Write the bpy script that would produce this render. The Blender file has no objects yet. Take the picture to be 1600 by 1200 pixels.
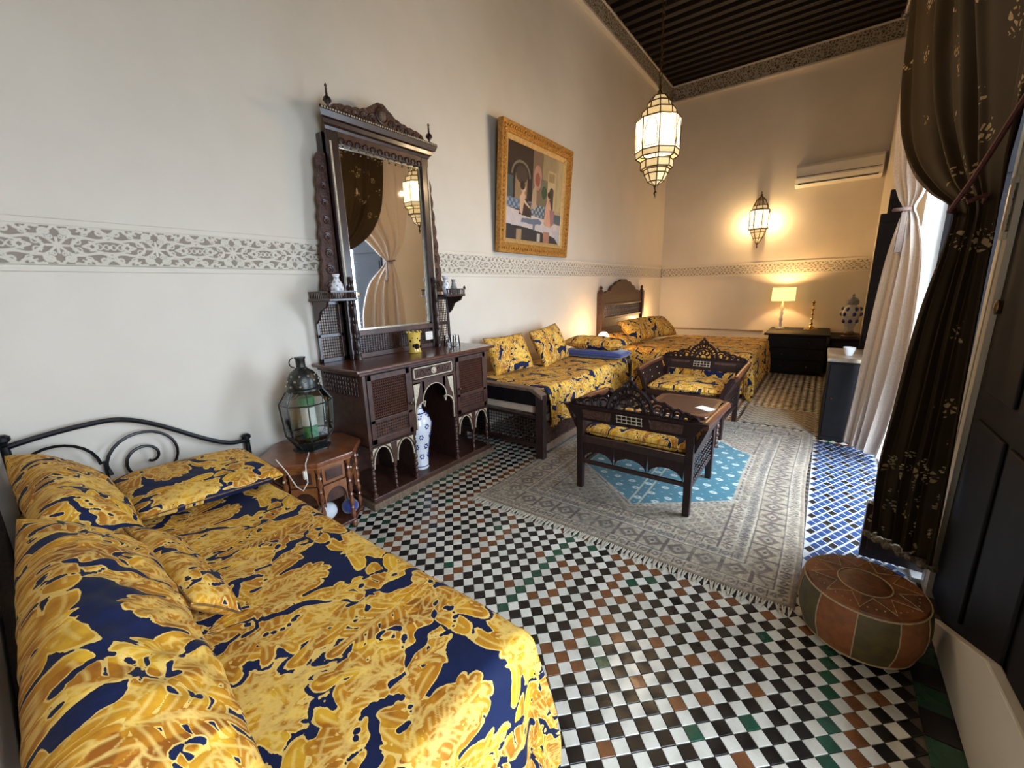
import bpy, math, random
import numpy as np
from mathutils import Vector, Matrix

random.seed(7)
rng = np.random.default_rng(7)
PI = math.pi
SC = bpy.context.scene
COL = SC.collection

# ------------------------------------------------------------------ camera
yaw, pitch, roll = math.radians(37.12), math.radians(12.95), math.radians(1.59)
fw = Vector((-math.sin(yaw)*math.cos(pitch), math.cos(yaw)*math.cos(pitch), -math.sin(pitch)))
rt = Vector((math.cos(yaw), math.sin(yaw), 0))
dn = fw.cross(rt)
r2 = rt*math.cos(roll) + dn*math.sin(roll)
d2 = dn*math.cos(roll) - rt*math.sin(roll)
cam_d = bpy.data.cameras.new('camera')
cam_d.sensor_width = 36.0
cam_d.lens = 36.0*641.0/1600.0
cam_d.clip_start = 0.02
cam = bpy.data.objects.new('camera', cam_d)
COL.objects.link(cam)
m = Matrix.Identity(4)
for i in range(3):
    m[i][0] = r2[i]; m[i][1] = -d2[i]; m[i][2] = -fw[i]
m[0][3], m[1][3], m[2][3] = 0.0, 0.0, 1.5
cam.matrix_world = m
SC.camera = cam

# ------------------------------------------------------------------ world, lights, exposure
W = bpy.data.worlds.new('sky'); SC.world = W
W.use_nodes = True
bgn = W.node_tree.nodes['Background']
bgn.inputs[0].default_value = (0.66, 0.81, 1.0, 1)
bgn.inputs[1].default_value = 13.0
SC.view_settings.view_transform = 'Standard'
SC.view_settings.look = 'None'
SC.view_settings.gamma = 1.0
SC.view_settings.use_curve_mapping = False
SC.view_settings.exposure = 0.5
SC.cycles.max_bounces = 9
SC.cycles.diffuse_bounces = 6
SC.cycles.sample_clamp_indirect = 6.0
SC.cycles.caustics_reflective = False
SC.cycles.caustics_refractive = False
SC.cycles.use_denoising = True

def portal(name, loc, rot, sx, sy):
    l = bpy.data.lights.new(name, 'AREA'); l.shape = 'RECTANGLE'; l.size = sx; l.size_y = sy
    l.cycles.is_portal = True
    o = bpy.data.objects.new(name, l); o.location = loc; o.rotation_euler = rot; COL.objects.link(o)
portal('doorway_portal', (1.02, 3.62, 1.65), (0, PI/2, 0), 3.2, 2.1)      # faces -X
portal('near_door_portal', (1.02, 0.50, 1.25), (0, PI/2, 0), 2.6, 1.0)

def bulb(name, loc, col, watts, rad=0.03):
    l = bpy.data.lights.new(name, 'POINT'); l.color = col; l.energy = watts; l.shadow_soft_size = rad
    o = bpy.data.objects.new(name, l); o.location = loc; COL.objects.link(o)
    return o

# ------------------------------------------------------------------ materials
def new_mat(name):
    mt = bpy.data.materials.new(name); mt.use_nodes = True
    nt = mt.node_tree
    b = nt.nodes['Principled BSDF']
    return mt, nt, b
def setin(b, key, val):
    if key in b.inputs: b.inputs[key].default_value = val
def rgb(c): return (c[0], c[1], c[2], 1)
def ramp(nt, stops):
    r = nt.nodes.new('ShaderNodeValToRGB')
    e = r.color_ramp.elements
    while len(e) > 1: e.remove(e[-1])
    e[0].position = stops[0][0]; e[0].color = rgb(stops[0][1])
    for p, c in stops[1:]:
        k = e.new(p); k.color = rgb(c)
    return r
def noise(nt, scale, detail=4, rough=.55, vec=None, dist=0.0):
    n = nt.nodes.new('ShaderNodeTexNoise')
    n.inputs['Scale'].default_value = scale; n.inputs['Detail'].default_value = detail
    n.inputs['Roughness'].default_value = rough; n.inputs['Distortion'].default_value = dist
    if vec is not None: nt.links.new(vec, n.inputs['Vector'])
    return n
def coords(nt, kind='Object', scale=(1, 1, 1)):
    t = nt.nodes.new('ShaderNodeTexCoord'); mp = nt.nodes.new('ShaderNodeMapping')
    mp.inputs['Scale'].default_value = scale
    nt.links.new(t.outputs[kind], mp.inputs[0])
    return mp.outputs[0]
def math_n(nt, op, a, b=None, c=None):
    n = nt.nodes.new('ShaderNodeMath'); n.operation = op
    for i, v in enumerate((a, b, c)):
        if v is None: continue
        if isinstance(v, (int, float)): n.inputs[i].default_value = v
        else: nt.links.new(v, n.inputs[i])
    return n.outputs[0]
def mix(nt, f, a, b):
    n = nt.nodes.new('ShaderNodeMix'); n.data_type = 'RGBA'
    for k, v in ((0, f), (6, a), (7, b)):
        if isinstance(v, (int, float)): n.inputs[k].default_value = v
        elif isinstance(v, tuple): n.inputs[k].default_value = rgb(v)
        else: nt.links.new(v, n.inputs[k])
    return n.outputs[2]
def bump(nt, b, h, strength, dist=0.01):
    n = nt.nodes.new('ShaderNodeBump'); n.inputs['Strength'].default_value = strength
    n.inputs['Distance'].default_value = dist
    nt.links.new(h, n.inputs['Height']); nt.links.new(n.outputs[0], b.inputs['Normal'])

def M(name, c1, c2=None, scale=8, rough=.6, metal=0, bmp=.2, stretch=(1, 1, 1), detail=5, spec=.5, bdist=.004, sheen=0, coat=0):
    mt, nt, b = new_mat(name)
    c2 = c2 or tuple(x*.8 for x in c1)
    v = coords(nt, 'Object', stretch)
    n = noise(nt, scale, detail, vec=v)
    r = ramp(nt, [(.32, c1), (.68, c2)])
    nt.links.new(n.outputs['Fac'], r.inputs[0]); nt.links.new(r.outputs[0], b.inputs['Base Color'])
    b.inputs['Roughness'].default_value = rough; b.inputs['Metallic'].default_value = metal
    setin(b, 'Specular IOR Level', spec)
    if sheen: setin(b, 'Sheen Weight', sheen)
    if coat: setin(b, 'Coat Weight', coat); setin(b, 'Coat Roughness', .15)
    if bmp: bump(nt, b, n.outputs['Fac'], bmp, bdist)
    return mt

WOOD_A, WOOD_B = (.036, .012, .008), (.013, .005, .004)
wood = M('dark walnut', WOOD_A, WOOD_B, 14, .38, bmp=.25, stretch=(3, 1, 1), coat=.25)
wood_chair = M('near black polished armchair wood', (.024, .008, .006), (.009, .0035, .003), 14, .45, bmp=.25, stretch=(3, 1, 1), spec=.35, coat=.05)
wood_table = M('orange lit side table wood', (.26, .085, .028), (.13, .038, .014), 14, .28, bmp=.12, coat=.4)  # orange light on the table is put into a brighter wood colour
wood_mid = M('carved brown wood', (.080, .029, .016), (.030, .011, .007), 22, .45, bmp=.35, coat=.15)
wood_red = M('polished reddish wood', (.13, .040, .018), (.06, .018, .009), 16, .28, bmp=.12, stretch=(1, 4, 1), coat=.5)
wood_orange = M('honey inlaid wood', (.30, .11, .035), (.17, .055, .018), 16, .3, bmp=.12, coat=.4)
wood_black = M('nearly black wood', (.008, .0055, .006), (.004, .003, .004), 10, .6, bmp=.15, spec=.2)
wood_old = M('greyed old wood', (.20, .13, .08), (.09, .05, .03), 20, .6, bmp=.35, stretch=(1, 6, 1))
carved = M('deeply carved dark wood', (.10, .035, .018), (.020, .007, .005), 60, .45, bmp=1.0, bdist=.01)
bone = M('bone inlay', (.58, .50, .36), (.40, .33, .22), 60, .4, bmp=.1)
iron = M('black wrought iron', (.012, .012, .014), (.022, .022, .024), 30, .38, metal=.6, bmp=.15)
brass_dk = M('aged brass', (.16, .095, .035), (.06, .035, .015), 40, .38, metal=.9, bmp=.2)
brass = M('polished brass', (.65, .42, .14), (.45, .27, .08), 20, .25, metal=1, bmp=.05)
tin = M('tarnished tin', (.10, .10, .09), (.035, .04, .038), 35, .35, metal=.85, bmp=.3)
black_cloth = M('black cloth', (.008, .007, .008), (.014, .012, .012), 20, .9, bmp=.2)
white_pl = M('white plastic', (.78, .74, .66), (.74, .70, .62), 6, .35, bmp=.02)
dark_pl = M('dark slot', (.03, .028, .025), (.02, .02, .02), 8, .6, bmp=0)
blue_cloth = M('royal blue velvet', (.012, .035, .22), (.006, .016, .11), 30, .8, bmp=.3, sheen=.6)
cream_cloth = M('cream cotton', (.66, .55, .46), (.55, .45, .37), 90, .85, bmp=.25, sheen=.2)
white_cloth = M('white linen', (.72, .72, .74), (.62, .62, .64), 40, .85, bmp=.2)
porc = M('white porcelain', (.78, .78, .80), (.70, .71, .74), 8, .12, bmp=0, coat=.5)
cobalt = M('cobalt blue glaze', (.02, .04, .25), (.01, .02, .14), 30, .15, bmp=0, coat=.5)
green_wax = M('green wax', (.03, .28, .10), (.02, .2, .07), 8, .4, bmp=.05)
yellow_glaze = M('yellow glaze', (.72, .50, .10), (.62, .40, .06), 14, .25, bmp=.05, coat=.4)
leather_tan = M('orange tan leather', (.28, .09, .028), (.17, .055, .018), 26, .5, bmp=.45)
leather_olive = M('olive leather', (.11, .075, .025), (.065, .05, .02), 26, .5, bmp=.45)
leather_brown = M('brown tooled leather', (.20, .07, .026), (.09, .034, .016), 34, .48, bmp=.6)
stitch = M('pale stitching', (.50, .38, .22), (.36, .26, .14), 60, .7, bmp=.3)
gilt = M('gilded carved frame', (.60, .30, .06), (.24, .10, .02), 55, .42, metal=.35, bmp=.9, bdist=.008)
gilt_in = M('pale gilt inner moulding', (.62, .42, .18), (.50, .30, .10), 30, .4, metal=.3, bmp=.3)
fringe_m = M('wool fringe', (.52, .46, .36), (.36, .31, .23), 50, .95, bmp=.3)
stone = M('cream marble sill', (.62, .60, .56), (.52, .50, .47), 10, .3, bmp=.05)

def plaster(name, c1, c2, sc=1.6):
    mt, nt, b = new_mat(name)
    v = coords(nt)
    n = noise(nt, sc, 5, .6, v); n2 = noise(nt, 60, 3, .5, v)
    r = ramp(nt, [(.3, c1), (.7, c2)])
    nt.links.new(n.outputs['Fac'], r.inputs[0]); nt.links.new(r.outputs[0], b.inputs['Base Color'])
    b.inputs['Roughness'].default_value = .55
    setin(b, 'Specular IOR Level', .3)
    h = math_n(nt, 'ADD', n.outputs['Fac'], math_n(nt, 'MULTIPLY', n2.outputs['Fac'], .12))
    bump(nt, b, h, .12, .02)
    return mt
wall_m = plaster('ivory tadelakt plaster', (.70, .63, .53), (.64, .57, .475))
stucco = plaster('carved stucco relief', (.66, .60, .50), (.58, .52, .43), 20)
stucco_dark = M('dark stucco ground', (.20, .16, .12), (.13, .10, .075), 30, .8, bmp=.3)  # frieze ground, a darker brown than the raised relief

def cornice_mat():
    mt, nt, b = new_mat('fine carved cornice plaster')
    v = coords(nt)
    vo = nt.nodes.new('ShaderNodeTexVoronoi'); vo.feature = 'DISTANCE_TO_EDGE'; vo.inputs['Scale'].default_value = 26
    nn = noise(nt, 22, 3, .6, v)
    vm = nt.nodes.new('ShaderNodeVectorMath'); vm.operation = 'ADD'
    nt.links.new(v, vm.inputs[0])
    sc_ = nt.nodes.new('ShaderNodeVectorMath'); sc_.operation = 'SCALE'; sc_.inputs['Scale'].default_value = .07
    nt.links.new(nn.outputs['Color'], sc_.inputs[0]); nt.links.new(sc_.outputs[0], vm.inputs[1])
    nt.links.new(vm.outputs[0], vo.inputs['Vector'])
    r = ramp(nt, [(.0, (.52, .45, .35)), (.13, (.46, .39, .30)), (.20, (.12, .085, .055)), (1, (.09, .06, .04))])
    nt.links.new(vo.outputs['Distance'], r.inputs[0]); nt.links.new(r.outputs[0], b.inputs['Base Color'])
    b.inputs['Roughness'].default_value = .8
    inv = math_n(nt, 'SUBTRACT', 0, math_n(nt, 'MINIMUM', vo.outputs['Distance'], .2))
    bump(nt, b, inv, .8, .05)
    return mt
cornice_m = cornice_mat()

def glaze(name, c1, c2, rough=.16):
    mt, nt, b = new_mat(name)
    g = nt.nodes.new('ShaderNodeNewGeometry'); v = coords(nt)
    n = noise(nt, 9, 4, .6, v); n3 = noise(nt, 120, 2, .5, v)
    r = ramp(nt, [(.35, c1), (.7, c2)])
    nt.links.new(n.outputs['Fac'], r.inputs[0])
    rr = ramp(nt, [(0, (.82, .82, .82)), (1, (1.1, 1.1, 1.1))])
    nt.links.new(g.outputs['Random Per Island'], rr.inputs[0])
    mu = nt.nodes.new('ShaderNodeMix'); mu.data_type = 'RGBA'; mu.blend_type = 'MULTIPLY'; mu.inputs[0].default_value = 1
    nt.links.new(r.outputs[0], mu.inputs[6]); nt.links.new(rr.outputs[0], mu.inputs[7])
    nt.links.new(mu.outputs[2], b.inputs['Base Color'])
    rg = ramp(nt, [(.3, (rough,)*3), (.75, (rough+.28,)*3)])
    nt.links.new(n.outputs['Fac'], rg.inputs[0]); nt.links.new(rg.outputs[0], b.inputs['Roughness'])
    bump(nt, b, n3.outputs['Fac'], .12, .002)
    return mt
T_WHITE = glaze('cream white glazed tile', (.66, .62, .53), (.52, .48, .39))
T_BLACK = glaze('black glazed tile', (.006, .005, .005), (.012, .009, .008), .22)
T_BROWN = glaze('brown glazed tile', (.19, .072, .025), (.11, .04, .016))
T_GREEN = glaze('green glazed tile', (.015, .075, .042), (.02, .05, .03))
T_BLUE = glaze('blue glazed tile', (.022, .060, .17), (.014, .03, .085))
grout = M('brown grout', (.13, .10, .075), (.08, .06, .045), 40, .9, bmp=.3)

def damask_mat():
    mt, nt, b = new_mat('gold and navy damask velvet')
    def at(n):
        a = nt.nodes.new('ShaderNodeAttribute'); a.attribute_name = n; return a.outputs['Fac']
    v = coords(nt)
    n = noise(nt, 5, 3, .6, v); nf = noise(nt, 240, 2, .6, v); nm = noise(nt, 26, 3, .6, v)
    tone = math_n(nt, 'ADD', math_n(nt, 'MULTIPLY', at('tone'), .95), math_n(nt, 'MULTIPLY', math_n(nt, 'SUBTRACT', nm.outputs['Fac'], .5), 1.0))
    r = ramp(nt, [(.0, (.70, .38, .024)), (.35, (.55, .25, .014)), (.65, (.42, .155, .009)), (1.0, (.26, .080, .006))])
    nt.links.new(tone, r.inputs[0])
    vein = ramp(nt, [(.0006, (1, 1, 1)), (.0024, (0, 0, 0))])
    nt.links.new(at('vein'), vein.inputs[0])
    e = at('edge')
    rim = math_n(nt, 'MULTIPLY', math_n(nt, 'LESS_THAN', e, .0019), .7)
    lf = math_n(nt, 'MAXIMUM', math_n(nt, 'MULTIPLY', vein.outputs[0], .68), rim)
    c = mix(nt, lf, r.outputs[0], (.86, .60, .17))
    nav = mix(nt, n.outputs['Fac'], (.004, .006, .024), (.007, .016, .070))
    gold = math_n(nt, 'GREATER_THAN', math_n(nt, 'ADD', e, math_n(nt, 'MULTIPLY', math_n(nt, 'SUBTRACT', nm.outputs['Fac'], .5), .012)), -.0008)
    c = mix(nt, gold, nav, c)
    nt.links.new(c, b.inputs['Base Color'])
    b.inputs['Roughness'].default_value = .70
    setin(b, 'Specular IOR Level', .22)
    setin(b, 'Sheen Weight', .03); setin(b, 'Sheen Roughness', .35)
    setin(b, 'Sheen Tint', (1, .9, .6, 1))
    hh = math_n(nt, 'ADD', math_n(nt, 'MULTIPLY', math_n(nt, 'MINIMUM', math_n(nt, 'MAXIMUM', e, -.002), .006), 60), math_n(nt, 'MULTIPLY', nf.outputs['Fac'], .25))
    hh = math_n(nt, 'ADD', hh, math_n(nt, 'MULTIPLY', vein.outputs[0], -.25))
    bump(nt, b, hh, .5, .004)
    return mt
damask = damask_mat()

def attr_mat(name, rough=.9, bmp=.3, bscale=300, sheen=0):
    mt, nt, b = new_mat(name)
    a = nt.nodes.new('ShaderNodeAttribute'); a.attribute_name = 'col'
    v = coords(nt); n = noise(nt, bscale, 2, .6, v)
    nt.links.new(a.outputs['Color'], b.inputs['Base Color'])
    b.inputs['Roughness'].default_value = rough
    if sheen: setin(b, 'Sheen Weight', sheen)
    bump(nt, b, n.outputs['Fac'], bmp, .003)
    return mt
rug_m = attr_mat('worn woven rug', .95, .5, 260, .2)
paint_m = attr_mat('oil paint on canvas', .45, .15, 200)

def lace_mat():
    mt, nt, b = new_mat('dark brown embroidered voile')
    v = coords(nt)
    n = noise(nt, 3, 3, .6, v)
    base = mix(nt, n.outputs['Fac'], (.022, .013, .006), (.050, .031, .014))
    # scattered embroidered sprigs: petals inside sparse voronoi cells
    vo = nt.nodes.new('ShaderNodeTexVoronoi'); vo.feature = 'F1'; vo.inputs['Scale'].default_value = 5.5
    nt.links.new(v, vo.inputs['Vector'])
    near = math_n(nt, 'LESS_THAN', vo.outputs['Distance'], .30)
    v2 = nt.nodes.new('ShaderNodeTexVoronoi'); v2.feature = 'DISTANCE_TO_EDGE'; v2.inputs['Scale'].default_value = 34
    nt.links.new(v, v2.inputs['Vector'])
    pet = math_n(nt, 'GREATER_THAN', v2.outputs['Distance'], .17)
    n2 = noise(nt, 13, 2, .5, v)
    keep = math_n(nt, 'GREATER_THAN', n2.outputs['Fac'], .47)
    f = math_n(nt, 'MULTIPLY', math_n(nt, 'MULTIPLY', near, pet), keep)
    c = mix(nt, f, base, (.36, .26, .13))
    nt.links.new(c, b.inputs['Base Color'])
    b.inputs['Roughness'].default_value = .7
    setin(b, 'Specular IOR Level', .12)
    wv = nt.nodes.new('ShaderNodeTexWave'); wv.inputs['Scale'].default_value = 90; nt.links.new(v, wv.inputs['Vector'])
    tr = math_n(nt, 'MULTIPLY', math_n(nt, 'GREATER_THAN', wv.outputs['Fac'], .75), .55)
    al = math_n(nt, 'MAXIMUM', math_n(nt, 'SUBTRACT', 1.0, math_n(nt, 'MULTIPLY', tr, .08)), f)
    nt.links.new(al, b.inputs['Alpha'])
    bump(nt, b, f, .6, .004)
    return mt
lace = lace_mat()

def glass_mat(name, col, rough=.03, alpha=.3):
    mt, nt, b = new_mat(name)
    nt.nodes.remove(b)
    out = nt.nodes['Material Output']
    t = nt.nodes.new('ShaderNodeBsdfTransparent'); t.inputs[0].default_value = rgb(col)
    g = nt.nodes.new('ShaderNodeBsdfGlossy'); g.inputs['Roughness'].default_value = rough
    v = coords(nt); n = noise(nt, 14, 2, .5, v)
    mx = nt.nodes.new('ShaderNodeMixShader')
    fr = nt.nodes.new('ShaderNodeFresnel'); fr.inputs[0].default_value = 1.5
    f = math_n(nt, 'ADD', fr.outputs[0], math_n(nt, 'MULTIPLY', n.outputs['Fac'], alpha*.3))
    nt.links.new(f, mx.inputs[0]); nt.links.new(t.outputs[0], mx.inputs[1]); nt.links.new(g.outputs[0], mx.inputs[2])
    nt.links.new(mx.outputs[0], out.inputs[0])
    return mt
glass = glass_mat('thin clear glass', (.96, .98, .97), .02, .05)
glass_g = glass_mat('greenish lantern glass', (.93, .97, .94), .05, .9)

def glow(name, col, strength, col2=None, scale=20):
    mt, nt, b = new_mat(name)
    v = coords(nt); n = noise(nt, scale, 3, .5, v)
    c = mix(nt, n.outputs['Fac'], col, col2 or tuple(x*.8 for x in col))
    nt.links.new(c, b.inputs['Emission Color']); b.inputs['Emission Strength'].default_value = strength
    nt.links.new(c, b.inputs['Base Color']); b.inputs['Roughness'].default_value = .4
    return mt
glow_white = glow('lit frosted glass', (1.0, .92, .62), 1.5, (1.0, .84, .46))
glow_dim = glow('dimmer lit patterned glass', (1.0, .78, .42), .42, (.8, .5, .2), 60)
glow_shade = glow('lit lampshade linen', (1.0, .74, .26), 1.25, (1.0, .66, .2), 90)
glow_bulb = glow('lit bulb', (1.0, .9, .7), 6)

def mirror_mat():
    mt, nt, b = new_mat('silvered mirror glass')
    b.inputs['Base Color'].default_value = (.86, .87, .86, 1); b.inputs['Metallic'].default_value = 1
    v = coords(nt); n = noise(nt, 3, 2, .5, v)
    r = ramp(nt, [(.3, (.012,)*3), (.8, (.03,)*3)]); nt.links.new(n.outputs['Fac'], r.inputs[0])
    nt.links.new(r.outputs[0], b.inputs['Roughness'])
    return mt
mirror_m = mirror_mat()

# ------------------------------------------------------------------ mesh helpers
ROOT = {}          # root name -> world offset of things built in world coordinates
class MB:
    def __init__(s): s.v = []; s.f = []
    def add(s, vs, fs):
        o = len(s.v); s.v += [tuple(p) for p in vs]; s.f += [tuple(i+o for i in f) for f in fs]; return s
    def box(s, x0, x1, y0, y1, z0, z1):
        return s.add([(x0,y0,z0),(x1,y0,z0),(x1,y1,z0),(x0,y1,z0),(x0,y0,z1),(x1,y0,z1),(x1,y1,z1),(x0,y1,z1)],
                     [(0,3,2,1),(4,5,6,7),(0,1,5,4),(1,2,6,5),(2,3,7,6),(3,0,4,7)])
    def hexa(s, p):   # 8 points, bottom loop then top loop
        return s.add(p, [(0,3,2,1),(4,5,6,7),(0,1,5,4),(1,2,6,5),(2,3,7,6),(3,0,4,7)])
    def lathe(s, c, prof, n=16, axis='z', a0=0.0, cap=True):
        vs = []; fs = []
        for r, h in prof:
            for k in range(n):
                a = a0 + 2*PI*k/n; p, q = r*math.cos(a), r*math.sin(a)
                if axis == 'z': vs.append((c[0]+p, c[1]+q, c[2]+h))
                elif axis == 'x': vs.append((c[0]+h, c[1]+p, c[2]+q))
                else: vs.append((c[0]+q, c[1]+h, c[2]+p))
        for i in range(len(prof)-1):
            for k in range(n):
                k2 = (k+1) % n
                fs.append((i*n+k, i*n+k2, (i+1)*n+k2, (i+1)*n+k))
        if cap:
            fs.append(tuple(reversed(range(n)))); fs.append(tuple((len(prof)-1)*n+k for k in range(n)))
        return s.add(vs, fs)
    def tube(s, pts, r, n=6, closed=False):
        P = [Vector(p) for p in pts]; N = len(P)
        rr = r if isinstance(r, (list, tuple)) else [r]*N
        vs = []; fs = []
        t0 = (P[1]-P[0]).normalized()
        up = Vector((0,0,1)) if abs(t0.z) < .9 else Vector((1,0,0))
        nrm = t0.cross(up).normalized()
        for i in range(N):
            a = P[(i-1) % N] if (closed or i > 0) else P[0]
            b = P[(i+1) % N] if (closed or i < N-1) else P[-1]
            t = (b-a)
            if t.length < 1e-9: t = t0.copy()
            t.normalize()
            nrm = (nrm - t*nrm.dot(t))
            if nrm.length < 1e-6: nrm = t.orthogonal()
            nrm.normalize(); bn = t.cross(nrm)
            for k in range(n):
                an = 2*PI*k/n + PI/4
                vs.append(P[i] + (nrm*math.cos(an) + bn*math.sin(an))*rr[i])
        M_ = N if closed else N-1
        for i in range(M_):
            j = (i+1) % N
            for k in range(n):
                k2 = (k+1) % n
                fs.append((i*n+k, i*n+k2, j*n+k2, j*n+k))
        if not closed:
            fs.append(tuple(reversed(range(n)))); fs.append(tuple((N-1)*n+k for k in range(n)))
        return s.add(vs, fs)
    def prism(s, poly, axis, d0, d1):
        """poly: 2D points; axis 'x': poly=(y,z) 'y': poly=(x,z) 'z': poly=(x,y); ngon caps"""
        def mk(p, d):
            return (d, p[0], p[1]) if axis == 'x' else ((p[0], d, p[1]) if axis == 'y' else (p[0], p[1], d))
        n = len(poly)
        vs = [mk(p, d0) for p in poly] + [mk(p, d1) for p in poly]
        fs = [tuple(range(n)), tuple(reversed(range(n, 2*n)))]
        for k in range(n):
            k2 = (k+1) % n
            fs.append((k, k+n, k2+n, k2))
        return s.add(vs, fs)
    def strip(s, pa, pb, axis, d0, d1):
        """solid between two equally long 2D polylines pa (outer) and pb (inner)"""
        def mk(p, d):
            return (d, p[0], p[1]) if axis == 'x' else ((p[0], d, p[1]) if axis == 'y' else (p[0], p[1], d))
        n = len(pa); vs = []; fs = []
        for L_, d in ((pa, d0), (pb, d0), (pa, d1), (pb, d1)): vs += [mk(p, d) for p in L_]
        for k in range(n-1):
            a, b, c, d = k, k+n, k+2*n, k+3*n
            fs += [(a, a+1, b+1, b), (c, d, d+1, c+1), (a, c, c+1, a+1), (b, b+1, d+1, d)]
        fs += [(0, n, 3*n, 2*n), (n-1, 3*n-1, 4*n-1, 2*n-1)]
        return s.add(vs, fs)
    def ball(s, c, r, n=8, m_=5, sz=1.0):
        return s.lathe(c, [(max(r*math.sin(PI*i/m_), 1e-4), -r*sz*math.cos(PI*i/m_)) for i in range(m_+1)], n)
    def build(s, name, mat, parent=None, smooth=True, bevel=0, world=True, ang=.7, kind=None):
        me = bpy.data.meshes.new(name)
        off = (0, 0, 0)
        if parent is not None and world:
            r = parent
            while r.parent: r = r.parent
            off = ROOT.get(r.name, (0, 0, 0))
        me.from_pydata([(a[0]-off[0], a[1]-off[1], a[2]-off[2]) for a in s.v], [], s.f)
        me.validate(); me.update()
        return link(name, me, mat, parent, smooth, bevel, ang, kind)
def link(name, me, mat, parent=None, smooth=True, bevel=0, ang=.7, kind=None):
    if mat: me.materials.append(mat)
    if smooth and len(me.polygons):
        me.polygons.foreach_set('use_smooth', [True]*len(me.polygons))
        if ang: me.set_sharp_from_angle(angle=ang)
    o = bpy.data.objects.new(name, me); COL.objects.link(o)
    if parent is not None: o.parent = parent
    if bevel:
        md = o.modifiers.new('bevel', 'BEVEL'); md.width = bevel; md.segments = 2; md.limit_method = 'ANGLE'
    if kind: o['kind'] = kind
    return o
def tag(o, label, cat, group=None, kind=None):
    if label: o['label'] = label
    if cat: o['category'] = cat
    if group: o['group'] = group
    if kind: o['kind'] = kind
    return o
def thing(name, label, cat, loc=(0, 0, 0), rotz=0, group=None, world=True):
    o = bpy.data.objects.new(name, None); o.empty_display_size = .1
    COL.objects.link(o); o.location = loc; o.rotation_euler = (0, 0, rotz)
    if world: ROOT[o.name] = tuple(loc)
    return tag(o, label, cat, group)
def solo(name, mb, mat, label, cat, loc, group=None, smooth=True, bevel=0, ang=.7):
    """a thing that is one mesh, built in world coordinates, origin at loc"""
    mb.v = [(a[0]-loc[0], a[1]-loc[1], a[2]-loc[2]) for a in mb.v]
    o = mb.build(name, mat, None, smooth, bevel, ang=ang); o.location = loc
    return tag(o, label, cat, group)
def dup(root, loc, rotz, label=None, group=None, scale=None):
    r = root.copy(); COL.objects.link(r); r.location = loc; r.rotation_euler = (0, 0, rotz)
    if scale: r.scale = (scale,)*3
    if label: r['label'] = label
    if group: r['group'] = group
    for ch in list(root.children):
        c = ch.copy(); COL.objects.link(c); c.parent = r
        for g in list(ch.children):
            d = g.copy(); COL.objects.link(d); d.parent = c
    return r
def struct(name, mb, mat, parent=None, smooth=False, bevel=0):
    o = mb.build(name, mat, parent, smooth, bevel)
    if parent is None: o['kind'] = 'structure'
    return o

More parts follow.
